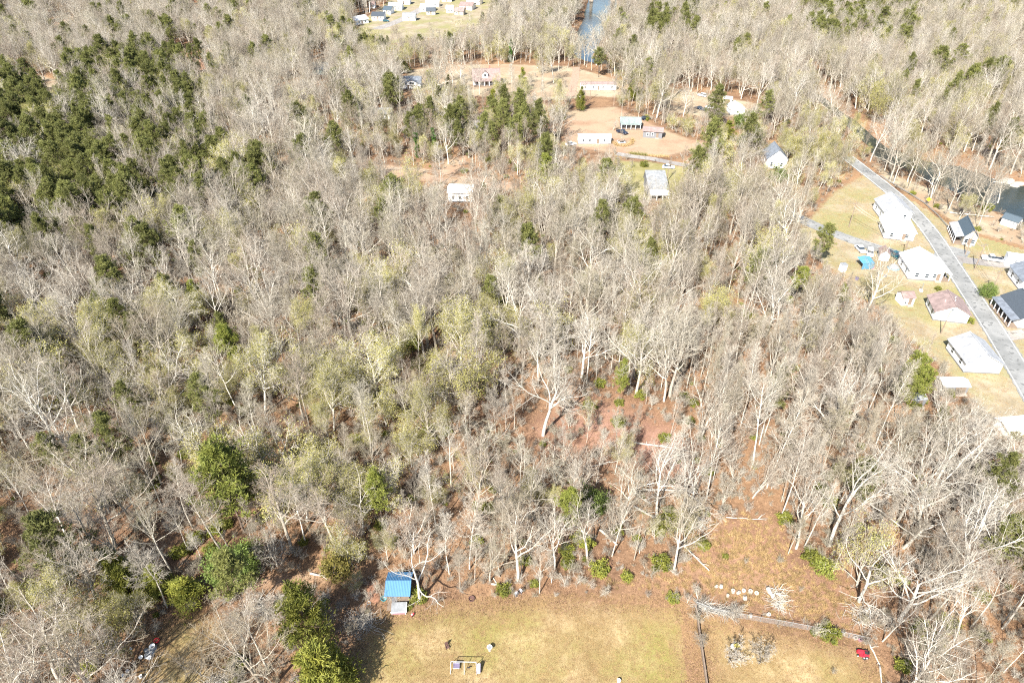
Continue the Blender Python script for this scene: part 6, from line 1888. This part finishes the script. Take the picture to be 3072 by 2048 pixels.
HERO_G = [
 ("pine_tree", 732, 1590, 20, "ypine", 0, 0.3, 1.2, "tall bushy pine", "tall bushy pine standing alone in the front left wood"),
 ("pine_tree", 752, 1560, 16, "pine", 2, 1.3, 0.8, None, "darker pine right behind the tall bushy pine"),
 ("pine_tree", 1150, 1570, 13, "ypine", 0, 0.3, 0.8, "yellow green pine", "yellow green pine standing over the wood behind the shed"),
 ("pine_tree", 1695, 1640, 14, "ypine", 1, 2.3, 0.7, "leaning yellow pine", "slim yellow pine behind the two standing people"),
 ("pine_tree", 205, 1450, 13, "pine", 1, 0.3, 0.9, None, "dark pine at the left edge of the front wood"),
 ("pine_tree", 300, 1456, 13, "pine", 3, 1.3, 1.0, None, "dark pine second from the left edge of the front wood"),
 ("pine_tree", 714, 1136, 15, "ypine", 1, 0.3, 0.8, "bright middle pine", "bright green pine in the middle of the left wood"),
 ("pine_tree", 690, 1060, 12, "pine", 1, 0.3, 0.8, None, "small pine just behind the bright middle pine"),
 ("pine_tree", 360, 1090, 13, "pine", 2, 0.3, 1.0, None, "left one of two pines beside the flat topped white tree"),
 ("pine_tree", 444, 1088, 14, "pine", 0, 2.3, 0.9, None, "right one of two pines beside the flat topped white tree"),
 ("pine_tree", 531, 962, 14, "pine", 1, 0.3, 0.9, None, "dark green pine behind the flat topped white tree"),
 ("pine_tree", 610, 968, 12, "ypine", 0, 0.3, 0.8, None, "yellowish pine behind the flat topped white tree"),
 ("pine_tree", 213, 1248, 14, "pine", 3, 0.9, 0.9, None, "slim dark pine in the left wood above two dark pines"),
 ("pine_tree", 427, 1300, 14, "pine", 2, 1.9, 0.8, None, "slim dark pine below the flat topped white tree"),
 ("pine_tree", 2706, 1232, 15, "ypine", 0, 0.8, 1.0, "broad yellow pine", "broad yellow green pine left of the grey roofed house"),
 ("pine_tree", 2724, 1222, 11, "ypine", 1, 1.8, 1.0, None, "lower yellow green pine touching the broad one by the grey roof"),
 ("pine_tree", 2270, 880, 14, "ypine", 0, 2.8, 1.0, "round topped bright pine", "round topped bright pine in the right wood"),
 ("pine_tree", 2376, 918, 12, "ypine", 1, 0.8, 0.9, None, "small bright pine right of the round topped one"),
 ("pine_tree", 2452, 800, 14, "pine", 1, 0.8, 1.0, None, "green pine at the yard edge by the blue tarp"),
 ("pine_tree", 1240, 1085, 9, "ypine", 1, 0.8, 1.0, None, "small green pine in the middle of the wood"),
 ("pine_tree", 1470, 1050, 8, "pine", 1, 1.8, 1.0, None, "small green pine left of the fan branched white tree"),
 ("pine_tree", 1855, 1210, 12, "ypine", 0, 3.8, 0.6, None, "slim yellow pine right of the giant forked tree"),
 ("pine_tree", 790, 560, 17, "pine", 2, 0.8, 1.0, None, "lone round pine right of the dark pine wood"),
 ("pine_tree", 692, 530, 18, "pine", 0, 0.8, 1.0, None, "lone tall pine at the right end of the dark pine wood"),
 ("pine_tree", 1050, 545, 9, "pine", 3, 0.8, 1.0, None, "small round pine left of the power line strip"),
 ("pine_tree", 1640, 580, 14, "ypine", 0, 0.8, 1.2, None, "yellow green pine in front of the power line strip"),
 ("pine_tree", 1815, 592, 14, "pine", 0, 2.8, 1.3, "broad dark pine", "broad dark pine left of the tin roofed house"),
 ("pine_tree", 1850, 600, 11, "pine", 1, 1.8, 1.2, None, "second dark pine touching the greenish yard"),
 ("pine_tree", 1795, 232, 15, "pine", 0, 1.8, 1.2, None, "round pine beside the river at the end of the clay driveway"),
 ("pine_tree", 650, 262, 17, "pine", 1, 1.8, 0.8, None, "left pine of two in front of the orange clay patch"),
 ("pine_tree", 700, 262, 18, "pine", 2, 1.8, 1.0, None, "right pine of two in front of the orange clay patch"),
 ("pine_tree", 2790, 280, 22, "pine", 0, 1.8, 1.2, None, "tall pine pair leader on the far right hillside"),
 ("pine_tree", 2845, 262, 21, "pine", 3, 0.8, 1.1, None, "tall pine right of the pair leader on the far hillside"),
 ("pine_tree", 2960, 305, 21, "pine", 1, 0.8, 1.3, None, "lone big pine at the far right over the river"),
 ("cedar_tree", 936, 1935, 15.5, "cedar", 0, 0.3, 0.95, "big cedar", "big dark cedar left of the lawn, tallest of the cedars"),
 ("cedar_tree", 985, 2090, 13, "cedar", 1, 1.3, 1.0, "low cedar", "bushy cedar at the bottom edge left of the lawn"),
 ("cedar_tree", 1040, 2040, 4, "cedar", 1, 2.3, 1.2, None, "small cedar at the lower left corner of the lawn"),
 ("evergreen_tree", 714, 1742, 8.5, "broad", 0, 0.3, 1.0, "glossy round evergreen", "glossy round evergreen tree above the dirt track"),
 ("yellow_tree", 1012, 1735, 6.5, "yellow", 0, 0.3, 0.95, "yellow tree", "yellow leaved tree in the shade left of the blue roofed shed"),
 ("cedar_tree", 400, 1796, 8, "cedar", 1, 0.3, 1.3, None, "dark cedar thicket tree at the top of the clearing"),
 ("cedar_tree", 486, 1780, 7, "cedar", 0, 1.3, 1.4, None, "mossy dark cedar between the clearing and the glossy round evergreen"),
 ("cedar_tree", 566, 1806, 6, "cedar", 1, 2.3, 1.5, None, "dark leafy tree at the upper tip of the clearing"),
 ("cedar_tree", 360, 1740, 8, "cedar", 0, 1.0, 1.3, None, "brownish cedar in the trees above the forked grey tree"),
 ("evergreen_tree", 1774, 1540, 6.5, "broad", 1, 1.3, 0.8, None, "dark leafy tree behind the slim yellow pine"),
 ("evergreen_tree", 2958, 893, 4.5, "broad", 0, 1.3, 1.05, "round holly", "round dark holly by the utility pole across the road"),
 ("evergreen_tree", 3018, 938, 2.6, "broad", 1, 0.3, 1.0, None, "round green bush at the dark roofed house"),
 ("evergreen_tree", 2230, 385, 8, "broad", 0, 0.3, 1.3, "dense dark green evergreen", "dense dark green evergreen below the small white roofed house"),
 ("evergreen_tree", 2180, 420, 8, "cedar", 0, 0.3, 1.8, None, "dark cedar left of the dense dark green evergreen"),
 ("evergreen_tree", 2330, 545, 6, "broad", 1, 0.3, 1.2, None, "green bushy tree covering the front of the gabled white house"),
 ("cedar_tree", 1568, 272, 11, "cedar", 0, 0.3, 1.0, None, "dark green tree right of the red roofed house"),
 ("cedar_tree", 1480, 310, 7, "cedar", 1, 0.3, 1.0, None, "small round cedar below the red roofed house"),
 ("cedar_tree", 1295, 268, 10, "cedar", 1, 1.3, 1.2, None, "round dark tree right of the blue grey roofed house"),
 ("cedar_tree", 1345, 275, 8, "cedar", 0, 2.3, 1.0, None, "second dark tree right of the blue grey roofed house"),
 ("cedar_tree", 1210, 220, 8, "cedar", 1, 0.9, 1.4, None, "dark cedar behind the blue grey roofed house"),
 ("cedar_tree", 1895, 305, 10, "cedar", 0, 0.9, 1.2, None, "dark tree right of the long white mobile home"),
 ("ivy_tree", 1530, 186, 22, "ivy", 0, 0.3, 1.0, None, "ivy clad column of a tree behind the red roofed house"),
 ("ivy_tree", 1895, 236, 19, "ivy", 0, 1.3, 1.0, None, "ivy clad tree above the long brown roofed mobile home"),
 ("ivy_tree", 1945, 240, 16, "ivy", 0, 2.3, 1.1, None, "second ivy clad tree right above the brown roofed mobile home"),
 ("ivy_tree", 2018, 248, 20, "ivy", 0, 3.3, 0.8, None, "darkest ivy column at the upper end of the far yard"),
 ("ivy_tree", 1308, 465, 19, "ivy", 0, 4.3, 1.1, None, "ivy clad trunk above the reddish power line strip"),
 ("ivy_tree", 1255, 470, 17, "ivy", 0, 5.3, 1.3, None, "broad ivy clad tree left above the power line strip"),
 ("ivy_tree", 1080, 350, 22, "ivy", 0, 0.9, 1.0, None, "ivy wrapped tree left of the white cottage"),
 ("ivy_tree", 1745, 330, 13, "ivy", 0, 1.9, 1.3, None, "short ivy tower at the upper left of the clay yard"),
 ("cedar_tree", 1740, 335, 11, "cedar", 0, 2.9, 0.8, None, "tall ivy dark tree left of the clay yard"),
]
for px, py, H, kind, i, rz, wd, short, label in HERO:
    g = G(px, py)
    nm = "bare_tree"
    put_tree(nm, PR[kind][i % len(PR[kind])], g.x, g.y, H, rz, label, wide=wd)
    PLACED.append((g.x, g.y, 3.2 if kind == "white" else 2.4))
    if short: LAND.append((short, g.x, g.y))
for nm, px, py, H, kind, i, rz, wd, short, label in HERO_G:
    g = G(px, py)
    put_tree(nm, PR[kind][i % len(PR[kind])], g.x, g.y, H, rz, label, wide=wd)
    PLACED.append((g.x, g.y, 2.6))
    if short: LAND.append((short, g.x, g.y))

# ------------------------------------------------------------------ the rest of the wood
def inpx(px, py, poly):
    return pts_in_poly(px, py, poly)


CELL = 4.75
xs = np.arange(-720, 720, CELL)
ys = np.arange(36, 830, CELL)
X, Y = np.meshgrid(xs, ys)
X = (X + rng.uniform(-0.47, 0.47, X.shape) * CELL).ravel()
Y = (Y + rng.uniform(-0.47, 0.47, Y.shape) * CELL).ravel()
px, py, dep = PX(X, Y, 0.0)
keep = (px > -330) & (px < 3400) & (py > -190) & (py < 2330)
X, Y, px, py, dep = X[keep], Y[keep], px[keep], py[keep], dep[keep]
bad = np.zeros(X.shape, bool)
for poly in OPEN:
    bad |= (sdist(X, Y, poly) > -0.6) & ((rng.uniform(0, 1, X.shape) > 0.10) | (Y < 190) | (X > 95) | (sdist(X, Y, poly) > 60))
bad |= sdist(X, Y, RIVER) > -1.5
for x, y, r in PLACED:
    bad |= np.hypot(X - x, Y - y) < r
for quad in KEEPCLEAR:          # picture windows over roofs that the photo shows free of tall trees
    (x0, y0, x1, y1) = quad
    hx, hy, _ = PX(X, Y, 15.0)
    bad |= (px > x0) & (px < x1) & (py > y0) & (hy < y1)
X, Y, px, py, dep = (a[~bad] for a in (X, Y, px, py, dep))
n = len(X)
u = rng.uniform(0, 1, n)
u2 = rng.uniform(0, 1, n)

p_pine = np.full(n, 0.022)
def zone(arr, poly, val):
    arr[inpx(px, py, poly)] = val
zone(p_pine, [(-400, -200), (1100, -200), (1100, 260), (-400, 260)], 0.07)
zone(p_pine, [(-400, 300), (120, 290), (230, 265), (330, 230), (430, 215), (580, 230), (680, 290), (620, 360), (600, 440), (660, 500), (860, 640), (700, 720), (420, 760), (200, 830), (-400, 880)], 0.42)
zone(p_pine, [(-400, 330), (120, 320), (260, 300), (330, 400), (360, 560), (330, 700), (200, 770), (-400, 830)], 0.72)
zone(p_pine, [(230, 262), (330, 228), (430, 215), (570, 232), (560, 300), (400, 330), (260, 330)], 0.7)
zone(p_pine, [(1060, 130), (1180, 130), (1180, 170), (1060, 170)], 0.7)
zone(p_pine, [(1880, -120), (2100, -120), (2080, 160), (1940, 160)], 0.42)
zone(p_pine, [(2380, -190), (3400, -190), (3400, 70), (2400, 60)], 0.36)
zone(p_pine, [(2380, 60), (2760, 60), (2700, 190), (2440, 190)], 0.30)
zone(p_pine, [(840, 235), (960, 235), (1100, 420), (900, 420)], 0.06)
zone(p_pine, [(1250, 330), (1650, 330), (1700, 480), (1260, 480)], 0.14)
p_ol = np.full(n, 0.12)
zone(p_ol, [(-300, 1000), (760, 1000), (760, 1800), (-300, 2300)], 0.28)
zone(p_ol, [(760, 1080), (1400, 1080), (1420, 1560), (760, 1620)], 0.42)
zone(p_ol, [(1000, 330), (1700, 330), (1700, 600), (1000, 560)], 0.34)
zone(p_ol, [(1500, 600), (2100, 600), (2200, 900), (1600, 900)], 0.24)
zone(p_ol, [(1850, 430), (2640, 430), (2600, 640), (1900, 700)], 0.55)
zone(p_ol, [(1000, 60), (1250, 60), (1250, 240), (1000, 300)], 0.28)
zone(p_ol, [(2300, 260), (3300, 300), (3300, 480), (2500, 430)], 0.25)
zone(p_ol, [(1750, 1560), (2080, 1560), (2080, 1760), (1500, 1790)], 0.15)
zone(p_ol, [(2150, 1000), (3400, 1000), (3400, 2400), (2150, 2400)], 0.05)
is_pine = u < p_pine
is_ol = (~is_pine) & (u < p_pine + p_ol)
is_bare = ~(is_pine | is_ol)

# heights: tall canopy deep in the wood, lower near the clearings
Hn = np.where(u2 < 0.42, rng.uniform(17, 25, n), rng.uniform(9, 17, n))
frontL = inpx(px, py, [(-400, 1250), (1000, 1330), (2050, 1420), (2080, 1820), (1000, 1850), (-400, 2400)])
Hn[frontL] *= 0.80
rightT = inpx(px, py, [(2150, 1100), (3400, 1250), (3400, 2330), (2500, 2330), (2400, 1700), (2300, 1400)])
Hn[rightT] *= 0.95
midv = inpx(px, py, [(850, 400), (2600, 330), (2700, 700), (2300, 640), (1400, 650), (1000, 560)])
Hn[midv] *= 0.72
far_ = py < 330
Hn[far_] = np.where(u2[far_] < 0.5, rng.uniform(17, 24, far_.sum()), rng.uniform(12, 17, far_.sum()))
Hn[is_ol] *= 0.85
Hn[is_pine] = rng.uniform(13, 21, is_pine.sum())
# thin out the front so that the floor shows between trunks
gap = inpx(px, py, [(1480, 1230), (1600, 1190), (1800, 1180), (2050, 1230), (2130, 1330), (2110, 1440), (1960, 1450), (1800, 1440), (1640, 1450), (1480, 1420)])
frontall = inpx(px, py, [(-400, 1150), (1500, 1200), (2400, 1250), (2400, 1800), (900, 1850), (-400, 2400)])
thin = (gap & (rng.uniform(0, 1, n) < 0.42)) | (frontall & (rng.uniform(0, 1, n) < 0.0))
Hn[gap] = np.minimum(Hn[gap], rng.uniform(7, 15, gap.sum()))
bank = sdist(X, Y, gpoly([(2600, 478), (2700, 530), (2800, 566), (2930, 592), (3072, 652), (3300, 740), (3420, 800), (3300, 800), (3072, 742), (2900, 692), (2740, 592), (2650, 540)])) > 0
bank |= sdist(X, Y, gpoly([(2720, 418), (2830, 428), (2940, 456), (3072, 520), (3300, 610), (3360, 590), (3072, 478), (2900, 415), (2740, 390)])) > 0
thin |= bank & (rng.uniform(0, 1, n) < np.where(px > 2950, 0.9, np.where(py < 480, 0.08, 0.30)))
# trees whose crowns would cover ground that lies open in the photograph are kept low or left out
for f_ in (0.95, 0.7, 0.45, 0.25):
    cx_, cy_, _ = PX(X, Y, Hn * f_)
    for poly in SEEN:
        hit = inpx(cx_, cy_, poly) & (rng.uniform(0, 1, n) < (0.8 if poly[0][1] > 550 or poly[0][1] < 150 else 0.45))
        Hn[hit] *= f_ * 0.85
thin |= (Hn < 3.5)
pale = inpx(px, py, [(1400, 900), (3000, 1080), (3000, 1900), (2400, 1750), (2050, 1500), (1500, 1350)])

kind = np.empty(n, object)
kind[is_pine] = "pine"
kind[is_ol] = "olive"
v = rng.uniform(0, 1, n)
kind[is_bare & (Hn > 15.5)] = "broom"
kind[is_bare & (Hn > 15.5) & (v < 0.5)] = "spread"
kind[is_bare & (Hn > 15.5) & (v > 0.80)] = "slender"
kind[is_bare & (Hn <= 15.5)] = "slender"
kind[is_bare & (Hn <= 15.5) & (v < 0.35)] = "broom"
kind[is_bare & (Hn <= 12.5) & (v > 0.72)] = "thicket"
kind[is_bare & (Hn <= 7)] = "thicket"
kind[is_bare & pale & (Hn > 18) & (v < 0.22)] = "white"
poles = inpx(px, py, [(2020, 1080), (2560, 1080), (2560, 1560), (2300, 1560), (2100, 1420)])
kind[is_bare & (poles | gap) & (v < 0.65)] = "slender"
Hn[is_bare & poles] = np.maximum(Hn[is_bare & poles], rng.uniform(13, 23, (is_bare & poles).sum()))
rot = rng.uniform(0, 6.28, n)
wid = np.where(px + py < 2900, rng.uniform(0.75, 1.15, n), rng.uniform(0.62, 1.0, n))
idx = rng.integers(0, 100, n)

# what of it shows in the picture, and how large
tx, ty, _ = PX(X, Y, Hn)
vis = (np.maximum(px, tx) > -20) & (np.minimum(px, tx) < 3092) & (py > -5) & (ty < 2060) & ~thin
low = (py > 2050) & (px > 860) & (px < 2680)
thin |= low
vis &= ~low
size = np.where(vis, Hn / dep, -1)
SECT = ["right of", "behind", "left of", "this side of"]
LOOK = {"broom": "tall broom crowned", "spread": "spreading forked", "slender": "slim straight", "thicket": "low many stemmed", "white": "white barked", "olive": "olive tinged", "pine": "dark green"}
ORD = ["nearest", "second nearest", "third nearest", "fourth nearest", "fifth nearest", "sixth nearest", "seventh nearest", "eighth nearest", "ninth nearest", "tenth nearest"]
NOUN = {"bare_tree": "bare tree", "budding_tree": "leafing tree", "pine_tree": "pine"}


def label_all(sel, name):
    """each label: its look + its rank by distance on one side of the nearest landmark"""
    lx = np.array([l[1] for l in LAND])
    ly = np.array([l[2] for l in LAND])
    bins = {}
    for i in sel:
        d = np.hypot(lx - X[i], ly - Y[i])
        j = int(np.argmin(d))
        a = math.atan2(Y[i] - ly[j], X[i] - lx[j])
        s = int(((a + math.pi / 4) % (2 * math.pi)) // (math.pi / 2))
        bins.setdefault((j, s, kind[i]), []).append((d[j], i))
    out = {}
    for (j, s, kd), L in bins.items():
        L.sort()
        for q, (_, i) in enumerate(L):
            o = ORD[q] if q < len(ORD) else "%dth nearest" % (q + 1)
            out[i] = "%s %s, %s %s the %s" % (LOOK[kd], NOUN[name], o, SECT[s], LAND[j][0])
            if len(out[i].split()) > 16: out[i] = out[i].replace("tall broom crowned", "broom crowned").replace("low many stemmed", "stemmy")
    return out


POOL = {"broom": PR["broom"], "spread": PR["spread"], "slender": PR["slender"], "thicket": PR["thicket"], "white": PR["white"], "olive": PR["olive"], "pine": PR["pine"]}
done = np.zeros(n, bool)
for name, mask, cap in (("bare_tree", is_bare, 300 - len(HERO)), ("budding_tree", is_ol, 299), ("pine_tree", is_pine, 299 - sum(h[0] == "pine_tree" for h in HERO_G))):
    cand = np.nonzero(mask & vis)[0]
    cand = cand[np.argsort(-size[cand])][:cap]
    lab = label_all(cand, name)
    for i in cand:
        pr = POOL[kind[i]][idx[i] % len(POOL[kind[i]])]
        put_tree(name, pr, X[i], Y[i], Hn[i], rot[i], lab[i], wide=wid[i])
        done[i] = True


def scatter(name, protos, P, label, cat, mats=None):
    """one object: points that carry instances of the given meshes; P rows x, y, z, turn, scale xy, scale z, index"""
    c = bpy.data.collections.new(name + "_kinds")
    for q, me_ in enumerate(protos):
        o = bpy.data.objects.new("%s_kind.%03d" % (name, q), me_)
        c.objects.link(o)
    P = np.asarray(P, dtype=np.float32)
    me = bpy.data.meshes.new(name)
    me.vertices.add(len(P))
    me.vertices.foreach_set("co", P[:, :3].ravel())
    a = me.attributes.new("turn", 'FLOAT_VECTOR', 'POINT')
    a.data.foreach_set("vector", np.stack([np.zeros(len(P)), np.zeros(len(P)), P[:, 3]], 1).astype(np.float32).ravel())
    a = me.attributes.new("size", 'FLOAT_VECTOR', 'POINT')
    a.data.foreach_set("vector", np.ascontiguousarray(P[:, [4, 4, 5]]).ravel())
    a = me.attributes.new("pick", 'INT', 'POINT')
    a.data.foreach_set("value", P[:, 6].astype(np.int32))
    ng = bpy.data.node_groups.new(name, 'GeometryNodeTree')
    ng.interface.new_socket("Geometry", in_out='INPUT', socket_type='NodeSocketGeometry')
    ng.interface.new_socket("Geometry", in_out='OUTPUT', socket_type='NodeSocketGeometry')
    N, Lk = ng.nodes, ng.links
    gi, go = N.new("NodeGroupInput"), N.new("NodeGroupOutput")
    ip = N.new("GeometryNodeInstanceOnPoints")
    ci = N.new("GeometryNodeCollectionInfo")
    ci.inputs["Collection"].default_value = c
    ci.inputs["Separate Children"].default_value = True
    ci.inputs["Reset Children"].default_value = True
    ip.inputs["Pick Instance"].default_value = True

    def attr(nm, ty):
        q = N.new("GeometryNodeInputNamedAttribute")
        q.data_type = ty
        q.inputs["Name"].default_value = nm
        return q.outputs[0]
    er = N.new("FunctionNodeEulerToRotation")
    Lk.new(attr("turn", 'FLOAT_VECTOR'), er.inputs[0])
    Lk.new(gi.outputs[0], ip.inputs["Points"])
    Lk.new(ci.outputs[0], ip.inputs["Instance"])
    Lk.new(attr("pick", 'INT'), ip.inputs["Instance Index"])
    Lk.new(er.outputs[0], ip.inputs["Rotation"])
    Lk.new(attr("size", 'FLOAT_VECTOR'), ip.inputs["Scale"])
    Lk.new(ip.outputs[0], go.inputs[0])
    o = link(name, me)
    md = o.modifiers.new("scatter", 'NODES')
    md.node_group = ng
    return tag(o, label, cat, kind="stuff")


for name, mask, kinds, label, cat in (
        ("bare_woods", is_bare, ["broom", "spread", "slender", "thicket", "white"], "grey brown bare woods running on behind the nearer trees", "woods"),
        ("budding_woods", is_ol, ["olive"], "olive tinged trees mixed through the farther woods", "woods"),
        ("pine_woods", is_pine, ["pine"], "dark green pines mixed through the farther woods", "woods")):
    off, lst = {}, []
    for kd in kinds:
        off[kd] = len(lst)
        lst += POOL[kd]
    sel = np.nonzero(mask & ~done & ~thin)[0]
    if not len(sel): continue
    rows = []
    for i in sel:
        q = off[kind[i]] + idx[i] % len(POOL[kind[i]])
        s = Hn[i] / lst[q].H
        rows.append((X[i], Y[i], 0, rot[i], s * wid[i], s, q))
    scatter(name, [p.joined for p in lst], rows, label, cat)

# saplings, brush and low evergreens under the trees
m = 21000
bx = np.concatenate([rng.uniform(-150, 150, 14000), rng.uniform(-260, 260, 7000)])
by = np.concatenate([rng.uniform(45, 190, 14000), rng.uniform(190, 330, 7000)])
bpx, bpy_, bd = PX(bx, by, 0.0)
ok = (bpx > -100) & (bpx < 3170) & (bpy_ < 2150) & (bpy_ > 330)
for poly in OPEN: ok &= sdist(bx, by, poly) < 0.3
ok &= sdist(bx, by, RIVER) < -1
gapb = inpx(bpx, bpy_, [(1480, 1290), (1600, 1190), (1760, 1150), (2080, 1220), (2150, 1420), (2050, 1500), (1640, 1420)])
ok &= ~(gapb & (rng.uniform(0, 1, m) < 0.4))
bx, by = bx[ok], by[ok]
bs = 0.14 + 0.4 * rng.uniform(0, 1, len(bx)) ** 1.8
bk = np.where(rng.uniform(0, 1, len(bx)) < 0.95, rng.integers(0, 3, len(bx)), 3)
rows = [(x, y, 0, rng.uniform(0, 6.28), s if k_ < 3 else s * 1.9, s * (0.8 if k_ < 3 else 1.6), k_) for x, y, s, k_ in zip(bx, by, bs, bk)]
scatter("undergrowth", [p.joined for p in PR["thicket"]] + [PR["shrub"][0].joined], rows, "twiggy brown undergrowth between the trunks", "undergrowth")

# tufts of tall dry grass in the meadow
def tuft_mesh(seed, h, k):
    r = np.random.default_rng(seed)
    c = np.zeros((k, 3)) + np.concatenate([r.normal(0, 0.16, (k, 2)), np.zeros((k, 1))], 1)
    V, F = needle_tufts(c, np.tile(np.array((0, 0, 1.3)), (k, 1)), h, r, 3, 0.03)
    V[:, 2] = np.maximum(V[:, 2], 0)
    return mesh_np("grass_tuft", V, F, M["dry"])
mead = gpoly([(2080, 1640), (2150, 1545), (2340, 1545), (2390, 1660), (2480, 1710), (2560, 1770), (2600, 1860), (2580, 1905), (2400, 1866), (2250, 1838), (2100, 1796), (2000, 1776), (1760, 1762), (1740, 1710), (1900, 1725), (2030, 1735)])
m = 6500
ax, ay = rng.uniform(8, 62, m), rng.uniform(58, 92, m)
ok = sdist(ax, ay, mead) > rng.uniform(-1.0, 5.0, m)
rows = [(x, y, 0, rng.uniform(0, 6.28), s, s, q) for x, y, s, q in zip(ax[ok], ay[ok], rng.uniform(0.5, 1.15, ok.sum()), rng.integers(0, 3, ok.sum()))]
scatter("meadow_grass", [tuft_mesh(1, 0.5, 26), tuft_mesh(2, 0.7, 20), tuft_mesh(3, 0.4, 30)], rows, "tall dry grass of the rough meadow", "grass")

def spread(polys, m, off, xr, yr):
    ax, ay = rng.uniform(*xr, m), rng.uniform(*yr, m)
    best = np.full(m, -99.0)
    for p_ in polys: best = np.maximum(best, sdist(ax, ay, gpoly(p_)))
    ok = best > off
    return ax[ok], ay[ok]


LAWN = [[(1010, 2140), (1050, 1960), (1100, 1880), (1135, 1840), (1200, 1822), (1300, 1812), (1420, 1800), (1560, 1790), (1750, 1786), (1900, 1790), (2020, 1796), (2084, 1816), (2092, 1850), (2122, 2140)],
        [(2092, 1830), (2200, 1856), (2330, 1878), (2450, 1902), (2590, 1932), (2640, 1985), (2660, 2140), (2122, 2140)],
        [(340, 2140), (400, 2010), (460, 1920), (490, 1870), (540, 1836), (610, 1822), (670, 1850), (690, 1905), (660, 1950), (700, 2010), (700, 2140)]]
ax, ay = spread(LAWN, 60000, -0.4, (-62, 62), (48, 70))
q = rng.uniform(0.35, 1.0, len(ax))
scatter("lawn_grass", [tuft_mesh(11, 0.20, 10), tuft_mesh(12, 0.26, 7)], [(x, y, 0, rng.uniform(0, 6.28), s * 1.3, s * 0.8, k_) for x, y, s, k_ in zip(ax, ay, q, rng.integers(0, 2, len(ax)))], "short dry winter grass of the lawns", "grass")
YARD = [[(2500, 575), (2600, 518), (2660, 552), (2740, 590), (2900, 690), (3072, 740), (3300, 790), (3420, 1440), (3072, 1330), (2980, 1270), (2900, 1190), (2850, 1130), (2790, 1075), (2700, 1000), (2650, 930), (2570, 890), (2520, 830), (2440, 770), (2390, 690), (2440, 640)]]
ax, ay = spread(YARD, 42000, 0.0, (95, 185), (105, 250))
okr = np.ones(len(ax), bool)
for cl_, w_ in ((MAIN, 3.2), ([(2300, 596), (2380, 645), (2460, 684), (2560, 722), (2650, 750), (2740, 776), (2830, 800)], 2.8), ([(2850, 772), (2900, 782), (2980, 791), (3072, 802), (3250, 826)], 2.4), ([(2830, 800), (2850, 770), (2868, 740)], 4.4)):
    okr &= sdist(ax, ay, [tuple(p_) for p_ in ribbon([G(*c_)[:2] for c_ in cl_], 2 * w_)[1]] + [tuple(p_) for p_ in ribbon([G(*c_)[:2] for c_ in cl_], 2 * w_)[2]][::-1]) < 0
ax, ay = ax[okr], ay[okr]
scatter("yard_grass", [tuft_mesh(13, 0.24, 9), tuft_mesh(14, 0.3, 7)], [(x, y, 0, rng.uniform(0, 6.28), s * 1.3, s * 0.8, k_) for x, y, s, k_ in zip(ax, ay, rng.uniform(0.4, 1.2, len(ax)), rng.integers(0, 2, len(ax)))], "dry winter grass of the roadside yards", "grass")


def litter_mesh(seed, k):
    r = np.random.default_rng(seed)
    c = np.concatenate([r.normal(0, 0.6, (k, 2)), r.uniform(0.02, 0.10, (k, 1))], 1)
    V, F = leaf_cards(c, 0.11, r, 0.75)
    V[:, 2] = np.maximum(V[:, 2], 0.012)
    return mesh_np("leaf_litter", V, F, M["litter"])


m = 30000
ax, ay = rng.uniform(-140, 135, m), rng.uniform(46, 175, m)
lx_, ly_, _ = PX(ax, ay, 0.0)
ok = (lx_ > -60) & (lx_ < 3130) & (ly_ < 2120)
for p_ in LAWN: ok &= sdist(ax, ay, gpoly(p_)) < 2.5
for p_ in YARD: ok &= sdist(ax, ay, gpoly(p_)) < 1.0
ax, ay = ax[ok], ay[ok]
scatter("leaf_litter", [litter_mesh(21, 26), litter_mesh(22, 20)], [(x, y, 0, rng.uniform(0, 6.28), s, 1.0, k_) for x, y, s, k_ in zip(ax, ay, rng.uniform(0.8, 1.5, len(ax)), rng.integers(0, 2, len(ax)))], "loose brown fallen leaves on the forest floor", "leaves")
